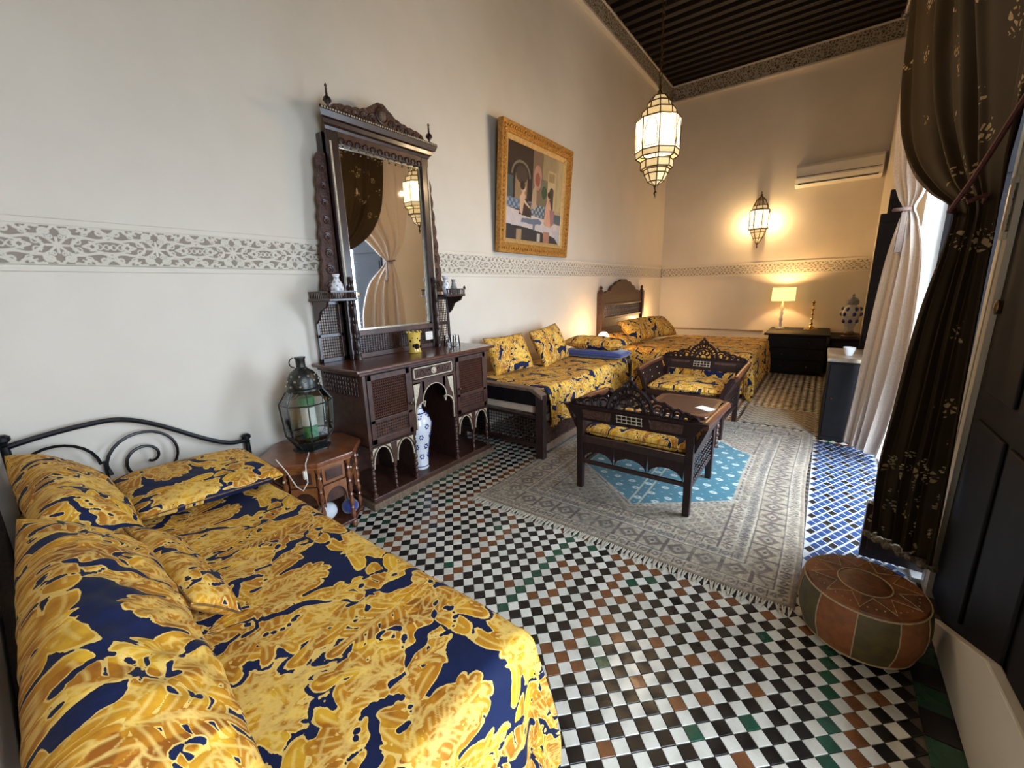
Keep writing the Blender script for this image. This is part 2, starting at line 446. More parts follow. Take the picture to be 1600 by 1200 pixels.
# ------------------------------------------------------------------ damask pattern fields
def damask_fields(n=250,m=346,W=.52,H=.72):
    """periodic fields of a scrolling acanthus damask: edge distance, vein distance, tone"""
    xs=(np.arange(n)+.5)/n*W; ys=(np.arange(m)+.5)/m*H
    X,Y=np.meshgrid(xs,ys,indexing='ij')
    D=np.full((n,m),-1.0); V=np.full((n,m),1.0); Tn=np.zeros((n,m))
    def wrap(cx,cy):
        dx=(X-cx+W/2)%W-W/2; dy=(Y-cy+H/2)%H-H/2
        return dx,dy
    def lobe(cx,cy,a,L,w,tone,vein=True):
        nonlocal D,V,Tn
        dx,dy=wrap(cx+math.cos(a)*L*.45,cy+math.sin(a)*L*.45)
        u=dx*math.cos(a)+dy*math.sin(a); v=-dx*math.sin(a)+dy*math.cos(a)
        v=v+.9*(u/L)**2*w*.6
        ww=w*(.75+.5*u/L)
        r=np.sqrt((u/(L*.55))**2+(v/np.maximum(ww*.5,1e-3))**2)
        d=(1-r)*w*.5
        upd=d>D
        if vein:
            vd=np.where(abs(u)<L*.42,abs(v),1.0)
            V=np.where(d>.0,np.where(upd,vd,np.minimum(V,1)),V)
            ed=abs(d)  # overlap borders read as pale outlines too
            V=np.where((~upd)&(ed<.0022)&(d>-.0022),np.minimum(V,ed),V)
        Tn=np.where(upd,tone,Tn); D=np.maximum(D,d)
    def leaf(p0,a0,L,curl,w,tone,nl=6):
        x,y=p0;a=a0
        for i in range(nl):
            t=i/nl; s=L/nl; ww=w*(1-.55*t)
            for sg in(-1,1):
                lobe(x,y,a+sg*(1.05-.25*t),ww*1.15,ww*.55,tone+.15*sg)
            lobe(x,y,a,s*2.0,ww*.42,tone+.1)
            x+=math.cos(a)*s;y+=math.sin(a)*s;a+=curl/nl
        lobe(x,y,a,w*.6,w*.42,tone+.3)
    def flower(cx,cy,r,tone):
        for k,(rr,n_) in enumerate(((r,9),(r*.66,7),(r*.34,5))):
            for i in range(n_):
                a=2*math.pi*(i+.5*k)/n_
                lobe(cx+math.cos(a)*rr*.35,cy+math.sin(a)*rr*.35,a,rr*.62,rr*.5,tone+.2*k)
    for sx in(1,-1):
        for (ox,oy) in((.13,.18),(.39,.54)):
            P=lambda x,y:(ox+sx*x,oy+y)
            an=lambda a:a if sx>0 else math.pi-a
            leaf(P(.03,-.115),an(.55),.21,sx*1.7,.090,.15,6)
            leaf(P(.02,.085),an(1.0),.23,-sx*2.2,.082,.5,6)
            leaf(P(.045,-.19),an(-.5),.15,sx*2.6,.066,.8,5)
            leaf(P(.10,.045),an(.2),.11,sx*2.0,.055,.35,4)
    for (ox,oy) in((.13,.18),(.39,.54)):
        flower(ox,oy-.01,.088,.6); flower(ox,oy+.20,.045,.9); leaf((ox,oy+.09),math.pi/2,.11,0,.055,.3,4)
        leaf((ox,oy-.1),-math.pi/2,.12,0,.06,.3,4)
    def blob(cx,cy):
        for sx in(1,-1):
            an=lambda a:a if sx>0 else math.pi-a
            leaf((cx+sx*.012,cy-.075),an(.9),.15,sx*2.4,.062,.25,5)
            leaf((cx+sx*.010,cy-.02),an(-.7),.08,sx*2.8,.04,.6,4)
        flower(cx,cy+.055,.042,.75)
    C0=D.copy()
    D2,V2=D.copy(),V.copy()
    # a second layer of leaves in the open ground, kept apart from the first by a channel
    D=np.full((n,m),-1.0);V=np.full((n,m),1.0)
    blob(.39,.20);blob(.13,.56)
    gap=.010+.004*np.sin(X/W*2*np.pi*5)*np.sin(Y/H*2*np.pi*7)
    Db=np.minimum(D,-C0-gap)
    use=Db>C0
    V=np.where(use,V,V2);D=np.maximum(C0,Db)+.003
    # winding bare channels between the leaf masses, with ragged edges and hooked ends
    s2=2*np.pi
    jag=.0045*np.sin(s2*(X/W*9+Y/H*4))*np.sin(s2*(Y/H*13-X/W*3))+.0035*np.sin(s2*(X/W*17-Y/H*11))
    Xw=X+.016*np.sin(s2*Y/H*3)+.010*np.sin(s2*(Y/H*6+X/W))+.005*np.sin(s2*(Y/H*14))
    Yw=Y+.014*np.sin(s2*X/W*3+1)+.006*np.sin(s2*(X/W*9))
    for c0,sg,ph in ((.0,1,0.0),(.5,1,np.pi)):
        cur=W*c0+.082*np.sin(s2*Yw/H+ph)
        dx=(Xw-cur+W/2)%W-W/2
        w_=.0085+.0055*np.sin(s2*(Y/H*4+c0))
        D=np.minimum(D,np.abs(dx)/1.15-w_-jag)
    def hook(cx,cy,r,a0,a1,w):
        nonlocal D
        for t in np.linspace(0,1,16):
            a=a0+(a1-a0)*t; rr=r*(1-.55*t); ww=w*(1-.35*t)
            dx,dy=wrap(cx+rr*math.cos(a),cy+rr*math.sin(a))
            D=np.minimum(D,np.hypot(dx,dy)-ww-jag*.6)
    for ox,oy in ((.13,.18),(.39,.54)):
        for sx in (1,-1):
            f_=lambda a:a if sx>0 else math.pi-a
            hook(ox+sx*.075,oy+.10,.052,f_(-1.2),f_(3.2),.0062)
            hook(ox+sx*.10,oy-.09,.046,f_(1.9),f_(-2.4),.0058)
            hook(ox+sx*.055,oy-.17,.036,f_(.2),f_(4.0),.005)
            hook(ox+sx*.035,oy+.01,.070,f_(1.4),f_(-.2),.0042)
    return D,V,Tn

DW, DH = .52, .72
_D, _V, _T = damask_fields()
_V = np.minimum(_V, .006)
def sample(F_, u, v):
    n, m_ = F_.shape
    a = (u/DW % 1)*n-.5; b = (v/DH % 1)*m_-.5
    i = np.floor(a).astype(int); j = np.floor(b).astype(int); fa = a-i; fb = b-j
    g = lambda p, q: F_[p % n, q % m_]
    return g(i,j)*(1-fa)*(1-fb)+g(i+1,j)*fa*(1-fb)+g(i,j+1)*(1-fa)*fb+g(i+1,j+1)*fa*fb
def grid_object(name, P, mat, uv=None, scale=1.22, parent=None, cols=None, wrap_u=False, off=(0, 0, 0), solid=0, ang=0):
    """P (n,m,3) vertex grid -> one mesh; uv in metres gives the damask fields"""
    n, m_ = P.shape[:2]
    idx = np.arange(n*m_).reshape(n, m_)
    if wrap_u: idx = np.vstack([idx, idx[:1]])
    q = np.stack([idx[:-1,:-1], idx[1:,:-1], idx[1:,1:], idx[:-1,1:]], -1).reshape(-1, 4)
    me = bpy.data.meshes.new(name)
    V = (P.reshape(-1, 3) - np.array(off)).astype(np.float32)
    me.vertices.add(len(V)); me.vertices.foreach_set('co', V.ravel())
    me.loops.add(q.size); me.loops.foreach_set('vertex_index', q.ravel().astype(np.int32))
    me.polygons.add(len(q)); me.polygons.foreach_set('loop_start', (np.arange(len(q))*4).astype(np.int32))
    me.update(calc_edges=True); me.validate()
    add_fields(me, uv, scale, cols)
    o = link(name, me, mat, parent, True, 0, ang)
    if solid:
        md = o.modifiers.new('solid', 'SOLIDIFY'); md.thickness = solid; md.offset = -1
    return o
def add_fields(me, uv, scale, cols=None):
    if uv is not None:
        u = uv[..., 0].ravel()/scale; v = uv[..., 1].ravel()/scale
        for nm, F_ in (('edge', _D), ('vein', _V), ('tone', _T)):
            a = me.attributes.new(nm, 'FLOAT', 'POINT')
            a.data.foreach_set('value', sample(F_, u, v).astype(np.float32))
    if cols is not None:
        a = me.attributes.new('col', 'FLOAT_COLOR', 'POINT')
        c = np.ones((cols.reshape(-1, 3).shape[0], 4), np.float32); c[:, :3] = cols.reshape(-1, 3)
        a.data.foreach_set('color', c.ravel())
def wob(x, y, s=1.0, k=0):
    return (np.sin(x*7.3*s+k)*np.cos(y*5.1*s+1.7*k)+.5*np.sin(x*17*s+y*13*s+k*2.1)+.3*np.cos(x*29*s-y*23*s+k))/1.8
def pillow(name, c, U, Vv, hu, hv, th, label, cat='cushion', group=None, res=.008, mat=None, uvo=(0, 0), pw=.5, rot_uv=False, pipe=True, pointy=.06, sag=0.0, seed=1, scale=1.22):
    """soft closed cushion; U, V are its edge directions, hu, hv half sizes, th half thickness"""
    U = Vector(U).normalized(); Vv = Vector(Vv); Vv = (Vv-U*Vv.dot(U)).normalized(); N = U.cross(Vv)
    nu = max(14, int(2*hu/res)); nv = max(12, int(2*hv/res))
    u = np.linspace(-1, 1, nu); v = np.linspace(-1, 1, nv)
    A, B = np.meshgrid(u, v, indexing='ij')
    prof = (np.clip(1-np.abs(A)**3.2, 0, 1)*np.clip(1-np.abs(B)**3.2, 0, 1))**pw
    pinch = 1-pointy*(1-np.abs(A)**2)*(np.abs(B)**4)-0
    pinch2 = 1-pointy*(1-np.abs(B)**2)*(np.abs(A)**4)
    base = np.array(c)[None, None]
    sides = []
    for sg in (1, -1):
        h = sg*th*prof*(1+.10*wob(A*hu*2, B*hv*2, 1.4, seed))+sag*(A**2)*th
        P = base + (A*hu*pinch2)[..., None]*np.array(U) + (B*hv*pinch)[..., None]*np.array(Vv) + h[..., None]*np.array(N)
        sides.append(P)
    # stitch both sides into one vertex list
    P0, P1 = sides
    n, m_ = P0.shape[:2]
    idx0 = np.arange(n*m_).reshape(n, m_)
    inner = np.zeros((n, m_), bool); inner[1:-1, 1:-1] = True
    idx1 = idx0.copy(); idx1[inner] = n*m_ + np.arange(inner.sum())
    V = np.vstack([P0.reshape(-1, 3), P1[inner]])
    def quads(ix): return np.stack([ix[:-1,:-1], ix[1:,:-1], ix[1:,1:], ix[:-1,1:]], -1).reshape(-1, 4)
    q = np.vstack([quads(idx0), quads(idx1)[:, ::-1]])
    off = np.array([c[0], c[1], V[:, 2].min()])
    me = bpy.data.meshes.new(name)
    V32 = (V-off).astype(np.float32)
    me.vertices.add(len(V32)); me.vertices.foreach_set('co', V32.ravel())
    me.loops.add(q.size); me.loops.foreach_set('vertex_index', q.ravel().astype(np.int32))
    me.polygons.add(len(q)); me.polygons.foreach_set('loop_start', (np.arange(len(q))*4).astype(np.int32))
    me.update(calc_edges=True); me.validate()
    uv = np.stack([A*hu+uvo[0], B*hv+uvo[1]], -1)
    if rot_uv: uv = uv[..., ::-1]
    uvf = np.vstack([uv.reshape(-1, 2), (uv+.2)[inner]])
    add_fields(me, uvf if mat is None else None, scale)
    o = link(name, me, mat or damask, None, True, 0, 0)
    o.location = off
    # piping around the seam
    edge = list(P0[:, 0]) + list(P0[-1, 1:]) + list(P0[::-1, -1][1:]) + list(P0[0, ::-1][1:-1])
    edge = edge[::max(1, int(.02/res))]
    mb = MB().tube([tuple(np.array(p)-off) for p in edge], .0035, 5, True)
    if pipe: mb.build('piping', mat or piping_m, o, world=False)
    return tag(o, label, cat, group)
piping_m = M('dark gold piping', (.30, .14, .012), (.04, .025, .02), 30, .8, bmp=.3)
def drape(name, rect, top, r, ext, label, cat='bedspread', res=.008, ripple=.012, uvo=(0, 0), crumple=.006, hem=.0, scale=1.22, topf=None, group=None):
    """cloth laid over the box rect=(x0,x1,y0,y1); ext = overhang beyond (x0,x1,y0,y1)"""
    x0, x1, y0, y1 = rect
    a = np.linspace(x0-ext[0], x1+ext[1], max(8, int((x1-x0+ext[0]+ext[1])/res)))
    b = np.linspace(y0-ext[2], y1+ext[3], max(8, int((y1-y0+ext[2]+ext[3])/res)))
    A, B = np.meshgrid(a, b, indexing='ij')
    X = np.clip(A, x0+r, x1-r); Y = np.clip(B, y0+r, y1-r)
    ex = A-X; ey = B-Y; e = np.hypot(ex, ey)
    ux = np.where(e > 1e-9, ex/np.maximum(e, 1e-9), 0); uy = np.where(e > 1e-9, ey/np.maximum(e, 1e-9), 0)
    arc = r*PI/2
    th = np.clip(e/r, 0, PI/2)
    hor = np.where(e < arc, r*np.sin(th), r); drop = np.where(e < arc, r*(1-np.cos(th)), r+(e-arc))
    k = np.clip(drop/.35, 0, 1)
    along = A*np.abs(uy)+B*np.abs(ux)
    rp = ripple*k*(np.sin(along*21)+.5*np.sin(along*47+1))
    hor = hor + rp + .05*k*np.minimum(np.abs(ux*uy)*2, 1) + .012*k
    Z = top - drop + crumple*wob(A, B, 1.0, 2)*(1-.5*k)
    if topf is not None: Z = Z + topf(A, B)*(1-k)
    Z = np.maximum(Z, hem)
    P = np.stack([X+ux*hor, Y+uy*hor, Z], -1)
    uv = np.stack([A+uvo[0], B+uvo[1]], -1)
    loc = ((x0+x1)/2, (y0+y1)/2, top-.05)
    o = grid_object(name, P, damask, uv, scale, off=loc, solid=0.004)
    o.location = loc
    return tag(o, label, cat, group)
def arc2(cx, cy, r, a0, a1, n=12, ry=None):
    ry = ry or r
    return [(cx+r*math.cos(a0+(a1-a0)*i/n), cy+ry*math.sin(a0+(a1-a0)*i/n)) for i in range(n+1)]
def lattice(mb, o, du, dv, nu, nv, nrm, r=.004, ball=.009):
    """turned-bead mashrabiya lattice on the plane at o spanned by full vectors du, dv"""
    o, du, dv, nrm = Vector(o), Vector(du), Vector(dv), Vector(nrm)
    for i in range(nu+1):
        p = o+du*(i/nu); mb.tube([p, p+dv], r, 4)
    for j in range(nv+1):
        p = o+dv*(j/nv); mb.tube([p, p+du], r, 4)
    U = du.normalized()*ball; Vn = dv.normalized()*ball; N = nrm.normalized()*ball
    for i in range(nu+1):
        for j in range(nv+1):
            c = o+du*(i/nu)+dv*(j/nv)
            mb.add([c+U, c+Vn, c-U, c-Vn, c+N, c-N], [(0,1,4),(1,2,4),(2,3,4),(3,0,4),(1,0,5),(2,1,5),(3,2,5),(0,3,5)])
    return mb
def turned(mb, x, y, z0, z1, r, n=10, beads=3):
    L = z1-z0; pr = [(r*1.2, 0), (r*1.2, L*.05), (r*.7, L*.07)]
    for i in range(beads):
        a = .1+.8*i/beads; w = .8/beads
        pr += [(r*.55, L*(a+.02*w)), (r*1.0, L*(a+w*.25)), (r*1.0, L*(a+w*.45)), (r*.6, L*(a+w*.7)), (r*.95, L*(a+w*.82)), (r*.55, L*(a+w*.97))]
    pr += [(r*.7, L*.93), (r*1.2, L*.95), (r*1.2, L)]
    return mb.lathe((x, y, z0), pr, n)

# ------------------------------------------------------------------ the room
XL, XR, YF, ZC = -2.92, .55, 9.35, 5.30
o = MB().box(XL-.3, XR+.6, -2.05, YF+.3, -.25, -.006)
floor = struct('floor', o, grout)
g = MB().box(XR+.36, 9, -4, 14, -.30, -.08)
struct('trim_1', g, stone)['label'] = 'pale paving outside the doorway'
struct('wall_left', MB().box(XL-.3, XL, -2.05, YF+.3, -.05, ZC+.3), wall_m)
struct('wall_far', MB().box(XL, XR+.36, YF, YF+.3, -.05, ZC+.3), wall_m)
wr = MB()
for a in ((4.66, YF, -.05, ZC+.3), (2.64, 4.66, 3.55, ZC+.3), (2.55, 2.64, -.05, ZC+.3), (1.2, 2.55, 3.06, ZC+.3), (.05, 1.0, 2.55, ZC+.3), (1.0, 1.2, -.05, ZC+.3), (-.3, .05, -.05, ZC+.3), (-1.75, -.3, -.05, ZC+.3)):
    wr.box(XR, XR+.36, a[0], a[1], a[2], a[3])
wr.box(XR+.075, XR+.36, 1.2, 2.55, -.05, 3.06)
struct('wall_right', wr, wall_m)
wn = MB().box(XL, -.62, -1.75, -.10, -.05, ZC+.3)
for a in ((-.62, .91, -.05, ZC+.3),):
    wn.box(a[0], a[1], -2.05, -1.75, a[2], a[3])
struct('wall_near', wn, wall_m)
ceil_m = M('nearly black ceiling boards', (.016, .009, .007), (.008, .005, .004), 12, .5, bmp=.2, stretch=(1, 6, 1))
ceiling = struct('ceiling', MB().box(XL-.3, XR+.36, -2.05, YF+.3, ZC+.09, ZC+.3), ceil_m)
bm_ = MB().box(XL, XR, -.045, .045, ZC-.01, ZC+.09)
bm0 = None
for k in range(44):
    y = .3+k*.21
    if bm0 is None:
        bm0 = bm_.build('beam', ceil_m, ceiling, False, world=False, bevel=.006); b_ = bm0
    else:
        b_ = bm0.copy(); COL.objects.link(b_); b_.parent = ceiling
    b_.location = (0, y, 0)

# cornice: carved band with plain mouldings
def band(n, ax, z0, z1, dep, mat, lo, hi):
    mb = MB()
    if ax == 'l': mb.box(XL, XL+dep, lo, hi, z0, z1)
    elif ax == 'f': mb.box(lo, hi, YF-dep, YF, z0, z1)
    else: mb.box(XR-dep, XR, lo, hi, z0, z1)
    o = struct('trim_%d' % n, mb, mat, bevel=.004)
    return o
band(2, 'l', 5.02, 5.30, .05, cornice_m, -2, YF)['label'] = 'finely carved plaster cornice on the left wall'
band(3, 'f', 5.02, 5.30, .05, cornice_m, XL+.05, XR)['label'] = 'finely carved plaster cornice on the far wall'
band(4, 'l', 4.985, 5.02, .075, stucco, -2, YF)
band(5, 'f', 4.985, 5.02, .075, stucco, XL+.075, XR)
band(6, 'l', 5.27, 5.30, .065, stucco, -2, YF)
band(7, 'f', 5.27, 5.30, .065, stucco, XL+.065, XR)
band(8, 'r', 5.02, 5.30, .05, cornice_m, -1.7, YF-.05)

# frieze of repeating carved stucco panels
FP, FZ0, FZ1 = .3655, 1.672, 1.850
def frieze_mesh():
    nu, nv = 132, 62
    u = np.linspace(-1, 1, nu); v = np.linspace(-1, 1, nv)
    U, V = np.meshgrid(u*FP/2, v*(FZ1-FZ0)/2, indexing='ij')
    X = np.abs(U); Y = np.abs(V)
    d = np.full(U.shape, 9.0)
    def seg(x0, y0, x1, y1, w):
        nonlocal d
        dx, dy = x1-x0, y1-y0; t = np.clip(((X-x0)*dx+(Y-y0)*dy)/(dx*dx+dy*dy), 0, 1)
        d = np.minimum(d, np.hypot(X-x0-t*dx, Y-y0-t*dy)-w)
    def path(f, n, w):
        p = [f(i/n) for i in range(n+1)]
        for a, b in zip(p, p[1:]): seg(a[0], a[1], b[0], b[1], w)
    def ring(cx, cy, r, w):
        nonlocal d
        d = np.minimum(d, np.abs(np.hypot(X-cx, Y-cy)-r)-w)
    w = .0052
    # eight pointed star at the centre with petals
    for a in range(0, 91, 45):
        seg(.0, .0, .034*math.cos(math.radians(a)), .034*math.sin(math.radians(a)), .0045)
    ring(0, 0, .012, .003)
    # spirals above and below the star
    path(lambda t: (.032+.021*(1-t*.8)*math.cos(-1.2+t*9), .060+.019*(1-t*.8)*math.sin(-1.2+t*9)), 22, .0042)
    # cartouche around the half-way point
    path(lambda t: (.045+t*.1375, .0+.046*math.sin(t*PI/2)**.8 + .012*math.sin(t*PI*2)), 16, w)
    path(lambda t: (.085+t*.0977, .030*math.sin(t*PI/2)), 10, .004)
    path(lambda t: (.11+t*.0727, .016*math.cos(t*PI*1.5)+.004), 10, .0035)
    # frame lines linking to the borders
    path(lambda t: (.075+t*.055, .089-.045*(1-(2*t-1)**2)*.55), 10, w)
    seg(.0, .089, .012, .074, w); seg(.012, .074, .058, .044, .004); seg(.058, .044, .09, .044, .004)
    path(lambda t: (.150+.018*(1-t*.75)*math.cos(2.2-t*8), .066+.017*(1-t*.75)*math.sin(2.2-t*8)), 20, .004)
    seg(.13, .089, .1825, .060, .004)
    seg(.0, .0885, .1827, .0885, .0025)
    for cx_, cy_, r_, a_, sg_ in ((.070, .020, .016, 2.6, 1), (.018, .040, .012, 0.2, -1), (.100, .062, .014, 3.6, 1), (.125, .080, .010, 4.4, -1), (.172, .050, .010, 1.2, 1), (.056, .082, .009, 3.4, -1)):
        path(lambda t: (cx_+r_*(1-t*.8)*math.cos(a_+sg_*t*7), cy_+r_*(1-t*.8)*math.sin(a_+sg_*t*7)), 14, .0024)
    path(lambda t: (.105+t*.0777, .012*math.sin(t*PI*3)), 16, .0022)
    path(lambda t: (.105+t*.0777, -.012*math.sin(t*PI*3)+.001), 16, .0022)
    path(lambda t: (.03+t*.05, .028+.012*math.sin(t*PI)), 8, .0026)
    # leaf strokes in the left-over ground
    for x0, y0, x1, y1 in ((.075,.066,.10,.078),(.09,.057,.12,.069),(.060,.080,.075,.084),(.16,.03,.175,.045),(.05,.018,.066,.022)):
        seg(x0, y0, x1, y1, .003)
    h = .005*np.clip(-(d-.0011)/.0022+.5, 0, 1)
    P = np.stack([h, U, V], -1)
    face = (h > .003)
    return P, face
P_, hf_ = frieze_mesh()
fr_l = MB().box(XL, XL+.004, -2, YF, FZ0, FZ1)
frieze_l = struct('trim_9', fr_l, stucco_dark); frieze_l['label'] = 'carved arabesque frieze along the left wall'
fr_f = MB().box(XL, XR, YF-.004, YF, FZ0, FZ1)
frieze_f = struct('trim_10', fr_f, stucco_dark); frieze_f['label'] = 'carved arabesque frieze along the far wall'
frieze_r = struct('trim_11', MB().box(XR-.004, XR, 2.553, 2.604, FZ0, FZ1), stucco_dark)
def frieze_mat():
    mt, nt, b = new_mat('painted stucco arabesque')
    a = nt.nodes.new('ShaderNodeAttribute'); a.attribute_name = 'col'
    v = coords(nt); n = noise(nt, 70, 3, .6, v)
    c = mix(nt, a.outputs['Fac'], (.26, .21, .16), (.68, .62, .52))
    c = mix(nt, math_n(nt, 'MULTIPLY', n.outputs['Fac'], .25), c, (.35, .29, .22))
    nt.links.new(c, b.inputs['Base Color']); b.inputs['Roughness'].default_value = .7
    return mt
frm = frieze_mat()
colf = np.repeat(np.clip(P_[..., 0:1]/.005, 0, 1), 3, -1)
pan0 = None
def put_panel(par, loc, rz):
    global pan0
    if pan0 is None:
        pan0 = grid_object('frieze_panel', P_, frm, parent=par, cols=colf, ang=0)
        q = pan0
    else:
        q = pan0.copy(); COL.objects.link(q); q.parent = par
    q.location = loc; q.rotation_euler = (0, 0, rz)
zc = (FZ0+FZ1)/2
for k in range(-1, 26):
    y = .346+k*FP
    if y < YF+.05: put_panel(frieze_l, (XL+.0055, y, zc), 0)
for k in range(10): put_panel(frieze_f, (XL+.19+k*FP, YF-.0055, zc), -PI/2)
put_panel(frieze_r, (XR-.0055, 2.58, zc), PI); frieze_r.children[0].scale = (1, .14, 1)
for n, (ax, z) in enumerate((('l', FZ0-.032), ('l', FZ1), ('f', FZ0-.032), ('f', FZ1), ('r', FZ0-.03), ('r', FZ1))):
    lo, hi = (-2, YF) if ax == 'l' else ((XL+.014, XR) if ax == 'f' else (2.553, 2.604))
    band(12+n, ax, z, z+.03, .014, wall_m, lo, hi)
band(18, 'f', .575, .60, .03, M('worn dado ledge', (.36, .27, .17), (.26, .19, .12), 20, .6), XL, -.9)
# doorway lining and sill
lin = MB()
lin.box(XR-.012, XR+.37, 4.645, 4.70, 0, 3.6); lin.box(XR-.004, XR+.37, 2.605, 2.655, 0, 3.6); lin.box(XR-.012, XR+.37, 2.60, 4.70, 3.53, 3.60)
struct('door_1', lin, stone, bevel=.004)['label'] = 'pale plastered doorway lining'
struct('trim_19', MB().box(XR-.04, XR+.37, 2.65, 4.65, -.02, .018), stone, bevel=.004)['label'] = 'cream marble door sill'

# ---- floor tiles: a 5 cm checkerboard laid at 45 degrees
S_ = .0525; ht = S_/2-.0011
def tile_mesh(nm, mat, hx=ht, hy=ht, rot=PI/4, dz=0.0):
    b = .0018
    vs = []
    for h, z in ((0, -.006), (0, -.0012), (-b, 0)):
        for sx, sy in ((-1,-1), (1,-1), (1,1), (-1,1)):
            x, y = sx*(hx+h), sy*(hy+h)
            vs.append((x*math.cos(rot)-y*math.sin(rot), x*math.sin(rot)+y*math.cos(rot), z+dz))
    fs = [(8,9,10,11)]
    for r in (0, 4):
        for k in range(4): k2 = (k+1) % 4; fs.append((r+k, r+k2, r+4+k2, r+4+k))
    me = bpy.data.meshes.new(nm); me.from_pydata(vs, [], fs); me.update(); me.materials.append(mat)
    return me, np.array(vs), fs
TM = [T_WHITE, T_BLACK, T_BROWN, T_GREEN]
tms = [tile_mesh('tile', mt_) for mt_ in TM]
tv, tf = tms[0][1], tms[0][2]
c45 = math.sqrt(.5)
cells = []
for i in range(-60, 190):
    for j in range(-160, 60):
        x = -.751+(i+.5)*S_*c45+(j+.5)*S_*c45; y = 1.235+(i+.5)*S_*c45-(j+.5)*S_*c45
        if not (XL-.02 < x < .43 and -.1 < y < YF): continue
        if x > .06 and 2.42 < y < 4.72: continue
        if x > .43: continue
        if (i+j) % 2: k = 0
        else:
            a_, b__ = (i+j)//2, (i-j)//2
            p, q = (a_ % 10)-5, (b__ % 10)-5
            dd = max(abs(p), abs(q)) if (a_//10+b__//10) % 2 else abs(p)+abs(q)
            h_ = (i*7349+j*9151) % 17
            k = (1, 1, 2, 1, 1, 2, 1, 3, 1, 2, 1)[dd % 11]
            if h_ < 2: k = (2, 3)[h_]
            if h_ > 11: k = 1
        dist = math.hypot(x, y)
        vis = (-.98 < x/max(y, .01) < .30) and y > .85 and x > -.62-.95*(y-.9) if y < 2.2 else True
        cells.append((x, y, k, dist, vis and y > .9))
cells.sort(key=lambda c: (not c[4], c[3]))
for c in cells[:300]:
    q = bpy.data.objects.new('tile', tms[c[2]][0]); COL.objects.link(q); q.parent = floor
    q.location = (c[0], c[1], rng.uniform(-.0006, .0004)); q.rotation_euler = (rng.normal()*.006, rng.normal()*.006, rng.integers(0, 4)*PI/2)
rest = cells[300:]
vs = []; fs = []; mi = []
for t_i, c in enumerate(rest):
    base = t_i*12
    a_, b__ = rng.normal(0, .006, 2)
    z = tv[:, 2]+tv[:, 0]*a_+tv[:, 1]*b__+rng.uniform(-.0006, .0004)
    vs.append(np.stack([tv[:, 0]+c[0], tv[:, 1]+c[1], z], -1))
    for f in tf: fs.append(tuple(p+base for p in f)); mi.append(c[2])
me = bpy.data.meshes.new('tile_field'); me.from_pydata(np.vstack(vs).tolist(), [], fs); me.update()
for mt_ in TM: me.materials.append(mt_)
me.polygons.foreach_set('material_index', mi)
q = bpy.data.objects.new('tile_field', me); COL.objects.link(q); q.parent = floor; q['kind'] = 'stuff'
# dark green border tiles along the right wall
bme, _, _ = tile_mesh('border_tile', T_GREEN, .056, .058, 0)
bme2, _, _ = tile_mesh('border_tile', T_BLACK, .056, .058, 0)
for k in range(17):
    q = bpy.data.objects.new('border_tile', (bme, bme2)[k % 2]); COL.objects.link(q); q.parent = floor; q.location = (.49, .42+k*.12, -.0005)
# blue and white zigzag tiles before the doorway
lz = MB()
hx, hy = .0265, .037
def loz_mesh(mat, nm):
    # slanted lozenge
    p = [(-hx*.98, -hy*.20), (hx*.10, -hy*.96), (hx*.98, hy*.20), (-hx*.10, hy*.96)]
    vs = [(a*1.0, b, -.006) for a, b in p]+[(a*1.0, b, -.001) for a, b in p]+[(a*.95, b*.95, 0) for a, b in p]
    fs = [(8,9,10,11)]
    for r in (0, 4):
        for k in range(4): k2 = (k+1) % 4; fs.append((r+k, r+k2, r+4+k2, r+4+k))
    me = bpy.data.meshes.new(nm); me.from_pydata(vs, [], fs); me.update(); me.materials.append(mat); return me
lm = loz_mesh(T_BLUE, 'lozenge_tile'); lb = loz_mesh(T_BLACK, 'lozenge_tile')
struct('trim_20', MB().box(.062, XR-.02, 2.42, 4.70, -.012, -.0022), M('white zigzag glazed ground', (.50, .50, .48), (.40, .40, .40), 20, .25, bmp=.1))['label'] = 'white ground of the zigzag tiled doorway strip'
k = 0
lf_v = []; lf_f = []
for r_ in range(42):
    for c_ in range(8):
        x = .090+c_*hx*2.05+(hx if r_ % 2 else 0); y = 2.46+r_*hy*1.46
        if x > .49 or y > 4.68: continue
        if k < 300:
            q = bpy.data.objects.new('lozenge_tile', lm if (r_+c_) % 4 else lb); COL.objects.link(q); q.parent = floor
            q.location = (x, y, 0); k += 1
        else:
            o_ = len(lf_v); lf_v += [(x+v.co.x, y+v.co.y, v.co.z) for v in lm.vertices]; lf_f += [tuple(i+o_ for i in p.vertices) for p in lm.polygons]
if lf_v:
    me = bpy.data.meshes.new('lozenge_field'); me.from_pydata(lf_v, [], lf_f); me.update(); me.materials.append(T_BLUE)
    q = bpy.data.objects.new('lozenge_field', me); COL.objects.link(q); q.parent = floor; q['kind'] = 'stuff'

